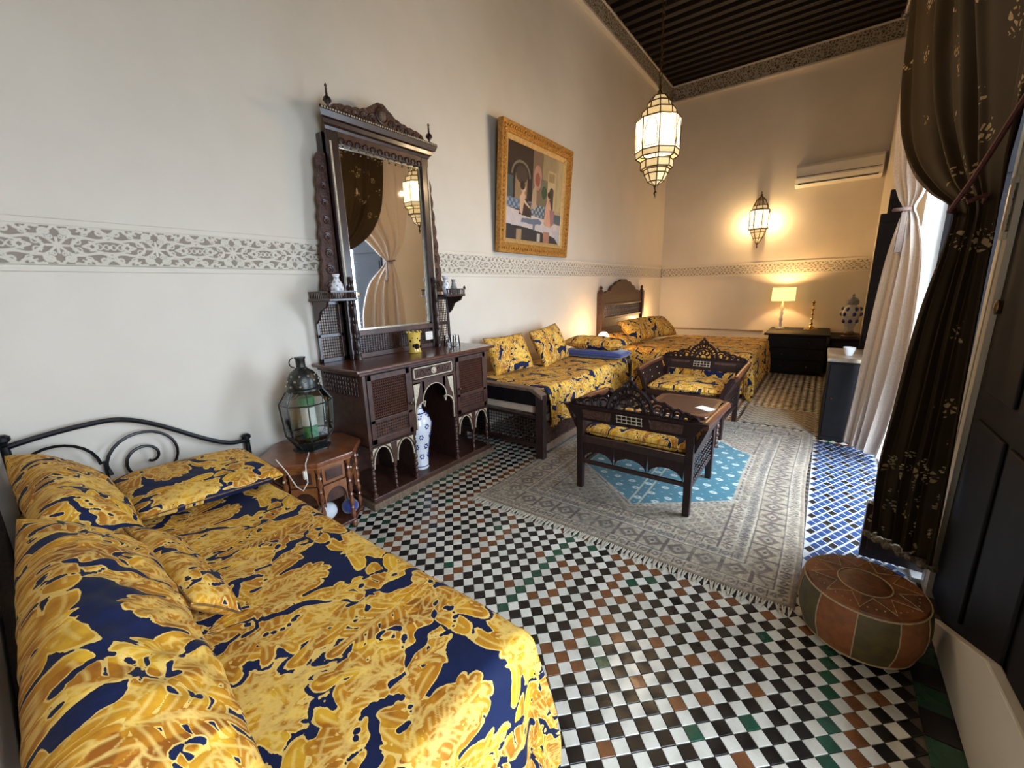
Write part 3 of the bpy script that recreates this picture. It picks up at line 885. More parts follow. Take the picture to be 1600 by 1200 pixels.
# ------------------------------------------------------------------ the doorway: leaves, curtains
def panelled_leaf(nm, label, p0, p1, z0, z1, th, mat, rows=((.05, .30), (.34, .62), (.66, .96)), cols=2, cat='door'):
    p0, p1 = Vector((p0[0], p0[1], 0)), Vector((p1[0], p1[1], 0))
    L = (p1-p0).length; ang_ = math.atan2(p1.y-p0.y, p1.x-p0.x)
    t = thing(nm, label, cat, (p0.x, p0.y, z0), ang_, world=False)
    H = z1-z0
    MB().box(0, L, -th/2, th/2, 0, H).build('leaf', mat, t, False, .004)
    for s in (-1, 1):
        for (a, b) in rows:
            for c in range(cols):
                u0 = L*(.06+c*.9/cols); u1 = L*(.06+(c+1)*.9/cols)-L*.04
                y0, y1 = (th/2-.001, th/2+.012) if s > 0 else (-th/2-.012, -th/2+.001)
                mb = MB().box(u0, u1, y0, y1, H*a, H*b)
                mb.build('panel', mat, t, False, .009)
    MB().lathe((L-.06, 0, H*.45), [(.012, -.05), (.03, -.045), (.03, -.03), (.012, -.028), (.012, .028), (.03, .03), (.03, .045), (.012, .05)], 12, 'y').build('knob', brass_dk, t)
    return t
panelled_leaf('door_leaf', 'huge dark panelled door leaf at the right edge of the picture above the white plinth', (.593, 1.24), (.593, 2.545), .03, 3.03, .05, wood_black, cols=3)
panelled_leaf('door_leaf', 'dark outer door leaf standing ajar in the doorway, seen in the tall mirror', (.66, 4.60), (1.22, 4.42), .02, 3.3, .05, wood_black, cols=1)
panelled_leaf('door_leaf', 'tall black shutter leaf behind the cream curtain, the lower of two', (.34, 5.60), (.54, 5.60), .0, 2.12, .05, wood_black, cols=1)
panelled_leaf('door_leaf', 'tallest black shutter leaf against the right wall behind the cream curtain', (.40, 5.78), (.54, 5.78), .0, 2.36, .05, wood_black, cols=1)
t = thing('wooden_screen', 'dark wooden low panel on the floor below the brown lace hem', 'panel', (.43, 2.74, 0))
MB().box(.305, .70, 2.72, 2.765, .019, .34).build('board', wood, t, False, .005)
MB().box(.33, .52, 2.708, 2.722, .07, .29).build('raised_panel', wood, t, False, .006)

pl_ = MB().prism([(2.30, 0), (2.30, .05), (1.70, .34), (1.45, .36), (1.25, .36), (1.25, 0)], 'x', .525, .560)
struct('trim_21', pl_, wall_m, bevel=.006)['label'] = 'white plastered plinth with a sloping top under the dark door leaf'

def curtain(nm, mat, rows, nfold, label, cat, loc, nu=150, nz=90, solid=.003, parent=None):
    """rows: (z, (x0,y0), (x1,y1), amplitude); smooth sheet through them"""
    zs = np.array([r[0] for r in rows]); T_ = np.linspace(0, len(rows)-1, nz)
    def itp(vals):
        vals = np.array(vals, float); k = np.arange(len(vals))
        # catmull-rom
        i = np.clip(T_.astype(int), 0, len(vals)-2); f = T_-i
        p0 = vals[np.clip(i-1, 0, None)]; p1 = vals[i]; p2 = vals[i+1]; p3 = vals[np.clip(i+2, None, len(vals)-1)]
        return .5*((2*p1)+(-p0+p2)*f+(2*p0-5*p1+4*p2-p3)*f**2+(-p0+3*p1-3*p2+p3)*f**3)
    z0 = itp(zs); xa = itp([r[1][0] for r in rows]); ya = itp([r[1][1] for r in rows])
    xb = itp([r[2][0] for r in rows]); yb = itp([r[2][1] for r in rows]); am = itp([r[3] for r in rows])
    dz = itp([(r[4] if len(r) > 4 else 0) for r in rows])
    u = np.linspace(0, 1, nu)[:, None]
    X = xa+(xb-xa)*u; Y = ya+(yb-ya)*u; Z = z0+dz*u
    nx = -(yb-ya); ny = (xb-xa); ln = np.hypot(nx, ny)+1e-6
    ph = 2*PI*nfold*(u+.03*np.sin(u*23))
    f = am*(np.sin(ph)+.35*np.sin(ph*2.3+1)+.2*np.sin(T_*1.7+ph*.5))
    P = np.stack([X+f*nx/ln, Y+f*ny/ln, Z+0*X], -1)
    o = grid_object(nm, P, mat, off=loc, parent=parent, solid=solid)
    if parent is None:
        o.location = loc; tag(o, label, cat)
    return o
# rod
t = thing('curtain_rod', 'dark wooden curtain rod above the doorway', 'curtain rod', (.27, 3.7, 3.62))
MB().tube([(.27, 2.35, 3.62), (.27, 5.15, 3.62)], .018, 12).build('rod', wood, t)
for y in (2.35, 5.15): MB().ball((.27, y, 3.62), .035, 12, 8).build('finial', wood, t)
for y in (2.45, 5.08): MB().box(.26, .56, y-.012, y+.012, 3.605, 3.635).build('bracket', wood, t, False)
cream = curtain('cream_curtain', cream_cloth, [
    (3.62, (.33, 2.85), (.33, 5.05), .020), (3.0, (.37, 3.15), (.31, 4.98), .026), (2.60, (.42, 3.75), (.31, 4.90), .030),
    (2.32, (.48, 4.20), (.33, 4.82), .026), (2.14, (.50, 4.42), (.37, 4.72), .016), (2.03, (.47, 4.52), (.41, 4.64), .010),
    (1.92, (.50, 4.46), (.39, 4.66), .012), (1.6, (.535, 4.18), (.355, 4.72), .018), (1.0, (.54, 4.02), (.315, 4.74), .024),
    (.45, (.53, 4.18), (.29, 4.72), .028), (.05, (.50, 4.34), (.27, 4.70), .030)],
    5, 'cream cotton curtain gathered by a tieback on the far side of the doorway', 'curtain', (.4, 4.6, .05), nu=220, nz=120)
tb = MB().tube([(.385+.05*math.cos(a)+.02, 4.585+.085*math.sin(a), 2.03+.01*math.sin(a)) for a in [2*PI*k/20 for k in range(20)]], .014, 6, True)
solo('curtain_tieback', tb, M('mauve tieback cord', (.16, .09, .07), (.10, .055, .045), 60, .8), 'mauve tieback cord knotted around the cream curtain', 'tieback', (.4, 4.58, 2.03))
tt = MB().hexa([(.385, 4.50, 1.70), (.430, 4.49, 1.70), (.430, 4.47, 1.70), (.385, 4.48, 1.70), (.395, 4.52, 2.0), (.425, 4.51, 2.0), (.425, 4.49, 2.0), (.395, 4.50, 2.0)])
solo('tieback_tassel', tt, M('taupe tassel cloth', (.22, .16, .12), (.16, .11, .09), 60, .85), 'short taupe cloth end hanging from the cream curtain tieback', 'tassel', (.41, 4.49, 1.85), smooth=False, bevel=.005)
lacec = curtain('lace_curtain', lace, [
    (3.62, (.30, 2.28), (.225, 4.50), .018), (3.15, (.36, 2.30), (.245, 4.46), .022), (2.75, (.42, 2.33), (.262, 4.38), .026),
    (2.40, (.48, 2.38), (.285, 4.16), .026), (2.15, (.50, 2.43), (.330, 3.80), .024), (1.95, (.50, 2.50), (.372, 3.28), .016),
    (1.80, (.51, 2.55), (.405, 2.80), .010), (1.66, (.515, 2.55), (.39, 2.70), .010), (1.3, (.52, 2.53), (.345, 2.685), .013),
    (.9, (.525, 2.50), (.322, 2.685), .018), (.55, (.528, 2.47), (.300, 2.68), .020), (.22, (.53, 2.44), (.315, 2.685), .020)],
    6, 'dark brown embroidered lace curtain swept to the near side of the doorway', 'curtain', (.4, 2.62, .2), nu=260, nz=160)
# scalloped lace hem with flower appliques
def hem():
    mb = MB(); n = 26
    for k in range(n):
        u = k/(n-1); x = .54+(.315-.54)*u; y = 2.465+(2.67-2.465)*u
        f = .020*math.sin(2*PI*6*u)
        r = .020
        mb.ball((x+f*.6, y-.008+f*.6, .205-.018*abs(math.sin(k*1.3))), r, 7, 4, .8)
    return mb
MB_h = hem(); h_o = MB_h; h_o.v = [(a[0]-.4, a[1]-2.62, a[2]-.2) for a in h_o.v]
hm = h_o.build('scalloped_hem', M('ecru lace hem', (.26, .20, .12), (.12, .085, .05), 120, .9, bmp=.8), lacec, world=False)
fl = MB()
for k in range(46):
    u = rng.uniform(0, 1); z = .27+rng.uniform(0, .42)
    x = .535+(.305-.535)*u; y = 2.487+(2.682-2.487)*u-.014+.012*math.sin(2*PI*6*u)
    for p in range(5):
        a = 2*PI*p/5+rng.uniform(0, 1)
        fl.ball((x+.013*math.cos(a)*.75-.4, y+.013*math.cos(a)*.65-2.62-.006, z+.013*math.sin(a)-.2), .0075, 5, 3, .5)
fl.build('applique_flowers', M('ecru applique', (.36, .28, .17), (.22, .16, .09), 90, .9, bmp=.6), lacec, world=False)
cd_ = MB().tube([(.52, 2.40, 2.22), (.475, 2.42, 2.08), (.44, 2.50, 1.95), (.415, 2.58, 1.86), (.39, 2.68, 1.78), (.44, 2.74, 1.775), (.485, 2.66, 1.79), (.47, 2.57, 1.82), (.42, 2.57, 1.80)], .010, 6)
solo('curtain_tieback', cd_, M('dark red tieback braid', (.13, .035, .028), (.07, .02, .018), 80, .8, bmp=.5), 'dark red braided tieback cord holding the brown lace curtain', 'tieback', (.42, 2.6, 1.8))

# ------------------------------------------------------------------ near daybed
db = thing('daybed', 'black wrought iron daybed with scrolled headboard against the left wall', 'daybed', (-1.7, .45, 0))
f = MB()
for a in ((-2.86, -.64, .74, .78), (-2.86, -.64, .00, .04)): f.box(a[0], a[1], a[2], a[3], .24, .30)
f.box(-2.86, -2.82, 0, .88, .24, .30); f.box(-.68, -.64, 0, .78, .24, .30)
f.build('frame', iron, db, False, .004)
for k in range(8): MB().box(-2.7+k*.26, -2.62+k*.26, .03, .77, .285, .30).build('slat', wood_mid, db, False)
for (x, y) in ((-.66, .76), (-.66, .02)): MB().tube([(x, y, 0), (x, y, .30)], .018, 10).build('leg', iron, db)
hx_ = -2.865
for (y, zt) in ((.955, .595), (.012, .875)):
    p = MB().tube([(hx_, y, 0), (hx_, y, zt)], .016, 10).build('post', iron, db)
    MB().lathe((hx_, y, zt), [(.012, 0), (.02, .008), (.012, .016), (.026, .028), (.026, .045), (.014, .055)], 12).build('knob', iron, p)
rail_pts = []
for i in range(41):
    t_ = i/40; y = .012+t_*.943
    # peak near y=.34, long sweep down to the right post
    if y < .34: z = .905-.035*((.34-y)/.33)**2
    else:
        s = (y-.34)/.615; z = .905-.315*(3*s*s-2*s**3)*.97-.0
        if s > .86: z += .012*(s-.86)/.14
    rail_pts.append((hx_, y, z))
MB().tube(rail_pts, .013, 8).build('headboard_rail', iron, db)
def spiral(cy, cz, r0, a0, turns, sg, n=46, tail=None):
    pts = []
    if tail: pts += tail
    for i in range(n+1):
        t_ = i/n; r = r0*(1-t_)**.8+.012; a = a0+sg*turns*2*PI*t_
        pts.append((hx_+.004, cy+r*math.cos(a), cz+r*math.sin(a)))
    return pts
MB().tube(spiral(.475, .66, .155, PI*1.02, 1.75, -1), .0075, 6).build('scroll', iron, db)
MB().tube(spiral(.135, .69, .145, 0, 1.75, 1), .0075, 6).build('scroll', iron, db)
MB().tube([(hx_+.004, .30, .40), (hx_+.004, .306, .70), (hx_+.004, .322, .62)], .0075, 6).build('scroll', iron, db)
# back board on the near side (dark, seen edge on)
bb = MB().prism([(-2.89, .30), (-2.89, .90), (-2.83, .86), (-2.72, .72), (-2.5, .63), (-1.2, .60), (-.70, .54), (-.64, .50), (-.64, .30)], 'y', -.094, -.055)
bb.build('backboard', M('dark brown velvet back', (.045, .028, .018), (.022, .014, .010), 60, .9, bmp=.3), db, False, .012)
pm = MB().box(-2.83, -.61, .02, .76, .30, .525)
pm.build('mattress', white_cloth, db, True, .03)
drape('bedspread', (-2.845, -.545, -.02, .815), .565, .055, (.0, .46, .0, .46), 'gold and navy damask velvet spread over the near daybed', 'bedspread', .0037, .016,
      crumple=.006, scale=1.45, topf=lambda A, B: .012*np.exp(-((A+2.0)/.5)**2)*np.sin(B*9)+.02*np.clip((-2.2-A)/.6, 0, 1))
pillow('folded_blanket', (-2.41, .57, .622), (0, 1, -.05), (1, -.05, -.05), .285, .26, .05, 'flat folded damask blanket lying at the iron headboard', 'blanket', res=.0037, uvo=(.1, .4), pointy=.0, seed=3, scale=1.5, pw=.34)
pillow('bolster', (-2.31, .135, .738), (1, .02, -.05), (0, -.26, .23), .43, .165, .090, 'long damask bolster standing behind the others at the iron headboard', 'cushion', res=.0037, uvo=(.3, .1), pointy=.16, seed=5, scale=1.5, pipe=False)
pillow('bolster', (-1.25, .075, .742), (1, -.05, -.02), (0, -.25, .24), .62, .165, .095, 'largest damask bolster in the bottom left corner of the picture', 'cushion', res=.0035, uvo=(.62, .33), pointy=.10, seed=9, scale=1.4, pipe=False)
pillow('small_cushion', (-1.60, .275, .640), (1, .05, -.08), (0, -.5, .55), .29, .085, .050, 'small damask cushion propped on the front of the big bolsters', 'cushion', res=.005, uvo=(.2, .55), seed=11)
pillow('small_cushion', (-.70, -.02, .60), (1, 0, 0), (0, -.3, .9), .15, .09, .05, 'little yellow damask cushion behind the largest bolster at the bottom edge', 'cushion', res=.006, uvo=(.5, .2), seed=13)

# ------------------------------------------------------------------ octagonal side table with glass lantern
TX, TY, TZ = -2.585, 1.225, .525
st = thing('side_table', 'small octagonal inlaid wooden table between daybed and dresser', 'side table', (TX, TY, 0))
def ngon(n, r, a0=PI/8, cx=0, cy=0): return [(cx+r*math.cos(a0+2*PI*k/n), cy+r*math.sin(a0+2*PI*k/n)) for k in range(n)]
MB().prism(ngon(8, .305, PI/8, TX, TY), 'z', TZ-.03, TZ).build('tabletop', wood_table, st, False, .008)
MB().prism(ngon(8, .235, PI/8, TX, TY), 'z', .22, TZ-.045).build('body', wood_mid, st, False, .004)
MB().prism(ngon(8, .285, PI/8, TX, TY), 'z', TZ-.05, TZ-.03).build('moulding', wood_orange, st, False, .004)
for k in range(8):
    a = PI/8+2*PI*k/8; a2 = PI/8+2*PI*(k+1)/8
    p = Vector((TX+.255*math.cos(a), TY+.255*math.sin(a), 0)); p2 = Vector((TX+.255*math.cos(a2), TY+.255*math.sin(a2), 0))
    turned(MB(), p.x, p.y, 0, TZ-.05, .015, 8, 4).build('leg', wood_table, st)
    ex = (p2-p).normalized(); L = (p2-p).length; nr = Vector((ex.y, -ex.x, 0))
    if nr.dot(p-Vector((TX, TY, 0))) < 0: nr = -nr
    base = p+ex*.022-nr*.006
    w = L-.044
    def pt(u, z, d): q = base+ex*u+nr*d; return (q.x, q.y, z)
    fr = MB().hexa([pt(0, .355, -.01), pt(w, .355, -.01), pt(w, .355, .004), pt(0, .355, .004), pt(0, .465, -.01), pt(w, .465, -.01), pt(w, .465, .004), pt(0, .465, .004)])
    pn = fr.build('panel', wood_orange, st, False, .003)
    MB().hexa([pt(.02, .375, .003), pt(w-.02, .375, .003), pt(w-.02, .375, .010), pt(.02, .375, .010), pt(.02, .445, .003), pt(w-.02, .445, .003), pt(w-.02, .445, .010), pt(.02, .445, .010)]).build('inlay', wood_mid, pn, False, .004)
    # arch board under the panel
    n_ = 14; vo, vi = [], []
    for i in range(n_+1):
        u = w*i/n_; s = (2*i/n_-1)
        z = .20+.115*max(0, 1-abs(s)**2.2)**.5
        vo.append((u, .345)); vi.append((u, z))
    mb = MB(); N_ = n_+1
    vs = [pt(u, z, -.008) for u, z in vo]+[pt(u, z, -.008) for u, z in vi]+[pt(u, z, .004) for u, z in vo]+[pt(u, z, .004) for u, z in vi]
    fs = []
    for i in range(n_):
        fs += [(i, i+1, N_+i+1, N_+i), (2*N_+i, 3*N_+i, 3*N_+i+1, 2*N_+i+1), (N_+i, N_+i+1, 3*N_+i+1, 3*N_+i), (i, 2*N_+i, 2*N_+i+1, i+1)]
    mb.add(vs, fs).build('arch_board', wood_orange, st, False)
    MB().ball(tuple(p+nr*.016+Vector((0, 0, .41))), .008, 8, 5).build('stud', bone, st)
MB().prism(ngon(8, .27, PI/8, TX, TY), 'z', .03, .05).build('shelf', wood_red, st, False, .004)
solo('cloth_bundle', MB().ball((TX+.12, TY-.02, .115), .065, 14, 8, .9), white_cloth, 'crumpled white cloth on the shelf inside the octagonal table', 'cloth', (TX+.12, TY-.02, .05))
bl_ = MB().ball((TX+.16, TY+.12, .10), .055, 12, 8, .9)
solo('cloth_bundle', bl_, blue_cloth, 'crumpled blue cloth on the shelf inside the octagonal table', 'cloth', (TX+.16, TY+.12, .05))

LX, LY, LZ = -2.60, 1.235, TZ+.001
ln = thing('glass_lantern', 'tarnished tin and glass lantern with a green candle on the octagonal table', 'lantern', (LX, LY, LZ))
lv = [(.085, .0), (.115, .05), (.140, .09), (.155, .30), (.100, .385)]
NS = 8
def ring_pts(r, z, n=NS, a0=PI/8, cx=LX, cy=LY, cz=LZ): return [(cx+r*math.cos(a0+2*PI*k/n), cy+r*math.sin(a0+2*PI*k/n), cz+z) for k in range(n)]
fr = MB()
for r, z in lv: fr.tube(ring_pts(r, z+.01), .0045, 5, True)
for k in range(NS):
    fr.tube([ring_pts(r, z+.01)[k] for r, z in lv], .0045, 5)
fr.build('frame', tin, ln)
MB().lathe((LX, LY, LZ), [(.115, 0), (.115, .008), (.09, .014)], 8, a0=PI/8).build('base', tin, ln)
for k in range(NS):
    for i in range(1, len(lv)-1):
        A_ = ring_pts(lv[i][0], lv[i][1]+.01); B_ = ring_pts(lv[i+1][0], lv[i+1][1]+.01); k2 = (k+1) % NS
        MB().add([A_[k], A_[k2], B_[k2], B_[k]], [(0, 1, 2, 3)]).build('glass_pane', glass_g, ln, False)
for k in range(0, NS):
    A_ = ring_pts(lv[0][0], .01); B_ = ring_pts(lv[1][0], lv[1][1]+.01); k2 = (k+1) % NS
    MB().add([A_[k], A_[k2], B_[k2], B_[k]], [(0, 1, 2, 3)]).build('foot_panel', tin, ln, False)
dome = MB().lathe((LX, LY, LZ+.39), [(.107, 0), (.107, .012), (.094, .018), (.096, .05), (.088, .085), (.068, .115), (.038, .135), (.036, .14)], 16)
dm = dome.build('dome', tin, ln)
hb = MB()
for r_ in range(3):
    for k in range(10):
        a = 2*PI*k/10+r_*.3; rr_ = (.098, .094, .08)[r_]; z_ = (.035, .065, .095)[r_]
        hb.ball((LX+rr_*math.cos(a), LY+rr_*math.sin(a), LZ+.39+z_), .008, 6, 4)
hb.build('bosses', M('pale tin bosses', (.45, .42, .34), (.25, .23, .18), 30, .3, metal=.9), dm)  # bosses in a paler metal than the dome
MB().lathe((LX, LY, LZ+.525), [(.032, 0), (.034, .004), (.028, .01), (.028, .06), (.033, .066), (.033, .074)], 14).build('chimney', tin, ln)
MB().tube([(LX-.02+.0*i, LY-.032-.028*math.sin(PI*i/8), LZ+.565+.03*math.cos(PI*i/8)) for i in range(9)], .004, 5).build('handle', tin, ln)
MB().lathe((LX+.01, LY, LZ+.012), [(.045, 0), (.045, .14), (.03, .145)], 14).build('candle', green_wax, ln)
MB().lathe((LX+.01, LY, LZ+.157), [(.046, 0), (.046, .02), (.044, .02), (.044, .12)], 14).build('label_sleeve', white_pl, ln)
MB().lathe((LX, LY, LZ+.29), [(.05, 0), (.05, .05), (.03, .055)], 14).build('green_shade', green_wax, ln)
cb = thing('power_cord', 'white electric cord with an inline switch draped from the lantern to the daybed', 'cord', (-2.35, 1.05, .5))
MB().tube([(-2.50, 1.16, .533), (-2.42, 1.11, .533), (-2.345, 1.06, .534), (-2.30, 1.035, .50), (-2.285, 1.03, .44), (-2.29, 1.00, .40), (-2.33, .985, .42), (-2.40, .972, .50), (-2.50, .965, .555)], .0032, 6).build('wire', white_pl, cb)
MB().box(-2.32, -2.30, 1.022, 1.042, .455, .505).build('switch', white_pl, cb, False, .004)

# ------------------------------------------------------------------ dresser with tall mirror
DX0, DX1 = -2.90, -2.39
dr = thing('mirror_dresser', 'carved dark wooden dresser with a tall crested mirror and lattice doors', 'dresser', (-2.64, 2.14, 0))
P = lambda mb, n, mt_=wood, par=None, **k: mb.build(n, mt_, par or dr, k.get('smooth', False), k.get('bevel', .003))
P(MB().box(DX0, DX1+.03, 1.49, 2.81, 0, .055), 'plinth', wood_old, bevel=.008)
P(MB().box(DX0, DX1+.005, 1.51, 2.79, .055, .085), 'base_board', wood_mid, bevel=.005)
P(MB().box(DX0, DX1+.055, 1.455, 2.845, .995, 1.02), 'top', wood_red, bevel=.007)
P(MB().box(DX0, DX1+.02, 1.49, 2.81, .97, .995), 'top_moulding', wood_mid, bevel=.006)
P(MB().box(DX0, DX0+.02, 1.52, 2.78, .085, .97), 'back_panel', wood_mid)
# carcass: sides, niche walls, bottoms
P(MB().box(DX0+.02, DX1-.025, 1.52, 1.54, .47, .97), 'side_panel', wood_mid)
P(MB().box(DX0+.02, DX1-.025, 2.76, 2.78, .47, .97), 'side_panel', wood_mid)
P(MB().box(DX0+.02, DX1-.025, 1.905, 1.925, .085, .97), 'side_panel', wood)
P(MB().box(DX0+.02, DX1-.025, 2.36, 2.38, .085, .97), 'side_panel', wood)
for a, b in ((1.52, 1.91), (2.375, 2.78)): P(MB().box(DX0+.02, DX1-.01, a, b, .455, .475), 'cupboard_floor', wood)
lt = MB(); lattice(lt, (DX0+.05, 1.515, .82), (.40, 0, 0), (0, 0, .13), 12, 4, (0, -1, 0), .003, .011)
P(lt, 'side_lattice', wood, kind='x')
for y in (1.52, 1.905, 2.36, 2.755):
    P(MB().box(DX1-.03, DX1, y, y+.025, .45, .97), 'stile', wood_mid)
# doors
for a, b in ((1.547, 1.903), (2.387, 2.753)):
    d = MB()
    d.box(DX1-.012, DX1+.008, a, a+.035, .475, .965); d.box(DX1-.012, DX1+.008, b-.035, b, .475, .965)
    d.box(DX1-.012, DX1+.008, a, b, .475, .515); d.box(DX1-.012, DX1+.008, a, b, .925, .965); d.box(DX1-.012, DX1+.008, a, b, .625, .650)
    dd = P(d, 'door', wood_mid, bevel=.003)
    P(MB().box(DX1-.018, DX1-.012, a+.01, b-.01, .48, .96), 'door_back', wood_black, dd, bevel=0)
    l = MB(); lattice(l, (DX1-.002, a+.045, .66), (0, b-a-.09, 0), (0, 0, .255), 16, 13, (1, 0, 0), .0028, .0088); P(l, 'lattice', wood_red, dd, bevel=0)
    l = MB()
    for i in range(14):
        for j in range(5):
            y = a+.05+(b-a-.10)*i/13; z = .53+.083*j/4
            l.add([(DX1-.004, y-.011, z), (DX1-.004, y, z-.011), (DX1-.004, y+.011, z), (DX1-.004, y, z+.011), (DX1+.008, y, z)], [(0,1,4),(1,2,4),(2,3,4),(3,0,4)])
    P(l, 'carved_panel', wood_mid, dd, bevel=0)
    P(MB().box(DX1-.010, DX1-.003, a+.035, b-.035, .515, .625), 'lower_field', wood_mid, dd, bevel=0)
    ky = b-.018 if a < 2 else a+.018
    P(MB().lathe((DX1+.006, ky, .70), [(.006, 0), (.006, .012), (.011, .018), (.011, .026), (.004, .03)], 10, 'x'), 'knob', brass_dk, dd, smooth=True, bevel=0)
# drawer
P(MB().box(DX1-.02, DX1+.002, 1.93, 2.36, .955, .97), 'rail', wood_mid); P(MB().box(DX1-.02, DX1+.002, 1.93, 2.36, .835, .855), 'rail', wood_mid)
dw = P(MB().box(DX1-.30, DX1+.002, 1.935, 2.355, .86, .95), 'drawer', carved, bevel=.002)
b_ = MB()
for (a, b, c, d_) in ((1.945, 2.345, .862, .870), (1.945, 2.345, .940, .948), (1.945, 1.952, .862, .948), (2.338, 2.345, .862, .948)): b_.box(DX1, DX1+.006, a, b, c, d_)
P(b_, 'bone_border', bone, dw, bevel=0)
P(MB().lathe((DX1+.002, 2.145, .905), [(.024, 0), (.026, .004), (.014, .008), (.016, .016), (.004, .02)], 14, 'x'), 'knob', bone, dw, smooth=True, bevel=0)
cv = MB()
for s in (-1, 1):
    cv.tube([(DX1+.004, 2.145+s*(.035+.13*t_/14), .905+.022*math.sin(t_*.9)) for t_ in range(15)], .0045, 5)
    for k in range(5): cv.ball((DX1+.003, 2.145+s*(.05+.026*k), .905-.016*math.sin(k*2.2)), .009, 6, 4)
P(cv, 'carving', wood_mid, dw, smooth=True, bevel=0)
# trefoil arch board with bone edging and inlaid spandrels
def trefoil(cy, hw, z0, zt, n=40):
    """half openings from left foot to right foot"""
    pts = []
    pts += [(cy-hw, z0)]
    zs = z0+(zt-z0)*.36
    r1 = hw*.50
    pts += [(cy-hw+r1*(1-math.cos(a)), zs+r1*.9*math.sin(a)) for a in np.linspace(0, PI/2, 9)]
    R = hw*.62; cz = zt-R
    a0 = math.radians(202)
    pts += [(cy+R*math.cos(a), cz+R*math.sin(a)) for a in np.linspace(a0, math.radians(-22), 21)]
    pts += [(cy+hw-r1*(1-math.cos(a)), zs+r1*.9*math.sin(a)) for a in np.linspace(PI/2, 0, 9)]
    pts += [(cy+hw, z0)]
    return pts
op = trefoil(2.143, .195, .47, .800)
n_ = len(op)
outer = []
for i, (y, z) in enumerate(op):
    outer.append((1.93+(2.36-1.93)*i/(n_-1), .835) if 0 < i < n_-1 else ((1.93, .47) if i == 0 else (2.36, .47)))
# keep corners
outer = [(1.93, .47)]+[(1.93, z) if y < 2.0 and z < .70 else ((2.36, z) if y > 2.29 and z < .70 else (y*1.0, .835)) for (y, z) in op[1:-1]]+[(2.36, .47)]
P(MB().strip(outer, op, 'x', DX1-.018, DX1-.002), 'arch_board', wood_mid, bevel=0)
op2 = [(2.143+(y-2.143)*1.04, z+.006) for y, z in op]
P(MB().strip(op2, [(2.143+(y-2.143)*1.0, z) for y, z in op], 'x', DX1-.004, DX1+.005), 'bone_edging', bone, bevel=0)
for s in (-1, 1):
    y0 = 2.143+s*.205; y1 = 2.143+s*.145
    P(MB().prism([(y0, .60), (y0, .825), (y1, .825), (2.143+s*.168, .74), (2.143+s*.195, .68)], 'x', DX1-.003, DX1+.003), 'inlaid_spandrel', bone, bevel=0)
# arches and spindles below the cupboards
for a, b in ((1.53, 1.905), (2.385, 2.77)):
    mid = (a+b)/2
    for (u0, u1) in ((a, mid-.012), (mid+.012, b)):
        c = (u0+u1)/2; hw = (u1-u0)/2
        op = arc2(c, .30, hw-.012, PI, 0, 14, .145); up = [(p[0], .455) for p in op]
        up[0] = (u0, .455); up[-1] = (u1, .455)
        P(MB().strip(up, op, 'x', DX1-.018, DX1-.004), 'arch_board', wood_mid, bevel=0)
        P(MB().strip(arc2(c, .30, hw-.008, PI, 0, 14, .150), arc2(c, .30, hw-.014, PI, 0, 14, .143), 'x', DX1-.006, DX1+.003), 'bone_edging', bone, bevel=0)
        for s in (-1, 1):
            e = c+s*(hw-.010)
            P(MB().prism([(e, .395), (e, .446), (e-s*.042, .446), (e-s*.014, .425)], 'x', DX1-.005, DX1+.001), 'inlaid_spandrel', bone, bevel=0)
    P(MB().prism([(mid-.03, .455), (mid+.03, .455), (mid+.018, .33), (mid+.010, .27), (mid-.010, .27), (mid-.018, .33)], 'x', DX1-.02, DX1+.002), 'pendant', wood_mid)
    P(turned(MB(), DX1-.012, mid, .085, .27, .013, 10, 3), 'spindle', wood_mid, smooth=True, bevel=0)
for y in (1.535, 1.915, 2.37, 2.765):
    P(turned(MB(), DX1-.015, y, .085, .455, .016, 10, 5), 'leg', wood_mid, smooth=True, bevel=0)
for y in (1.535, 2.765): P(turned(MB(), DX0+.03, y, .085, .455, .016, 10, 5), 'leg', wood_mid, smooth=True, bevel=0)

# mirror superstructure
MX = -2.79
gl = MB().box(MX-.012, MX, 1.78, 2.50, 1.235, 2.49)
gl = MB().add([(MX, 1.78, 1.235), (MX, 2.50, 1.235), (MX, 2.50, 2.49), (MX, 1.78, 2.49)], [(0, 1, 2, 3)])
P(gl, 'mirror_glass', mirror_m, bevel=0)
bv = MB()
for (a, b, c, d_) in ((1.775, 1.79, 1.23, 2.495), (2.49, 2.505, 1.23, 2.495), (1.775, 2.505, 1.23, 1.245), (1.775, 2.505, 2.48, 2.495)): bv.box(MX, MX+.006, a, b, c, d_)
P(bv, 'mirror_bevel', M('pale bevelled mirror edge', (.55, .50, .40), (.40, .36, .28), 20, .2, metal=.7), bevel=0)
P(MB().box(-2.90, MX-.002, 1.70, 2.58, 1.02, 2.57), 'mirror_back', wood)
for (a, b) in ((1.70, 1.775), (2.505, 2.58)):
    P(MB().box(-2.84, MX+.03, a, b, 1.02, 2.57), 'mirror_stile', wood, bevel=.006)
    c = (a+b)/2
    P(MB().box(MX+.03, MX+.036, c-.030 if c < 2.1 else c+.018, c-.018 if c < 2.1 else c+.030, 1.56, 2.50), 'bone_strip', bone, bevel=0)
    P(turned(MB(), MX+.055, c, 1.02, 1.62, .018, 10, 4), 'column', wood, smooth=True, bevel=0)
P(MB().box(-2.84, MX+.03, 1.775, 2.505, 2.495, 2.57), 'mirror_rail', wood_mid, bevel=.004)
P(MB().box(-2.84, MX+.03, 1.775, 2.505, 1.19, 1.23), 'mirror_rail', wood_mid, bevel=.004)
P(MB().box(-2.84, MX+.02, 1.775, 2.505, 1.02, 1.06), 'mirror_rail', wood_mid, bevel=.004)
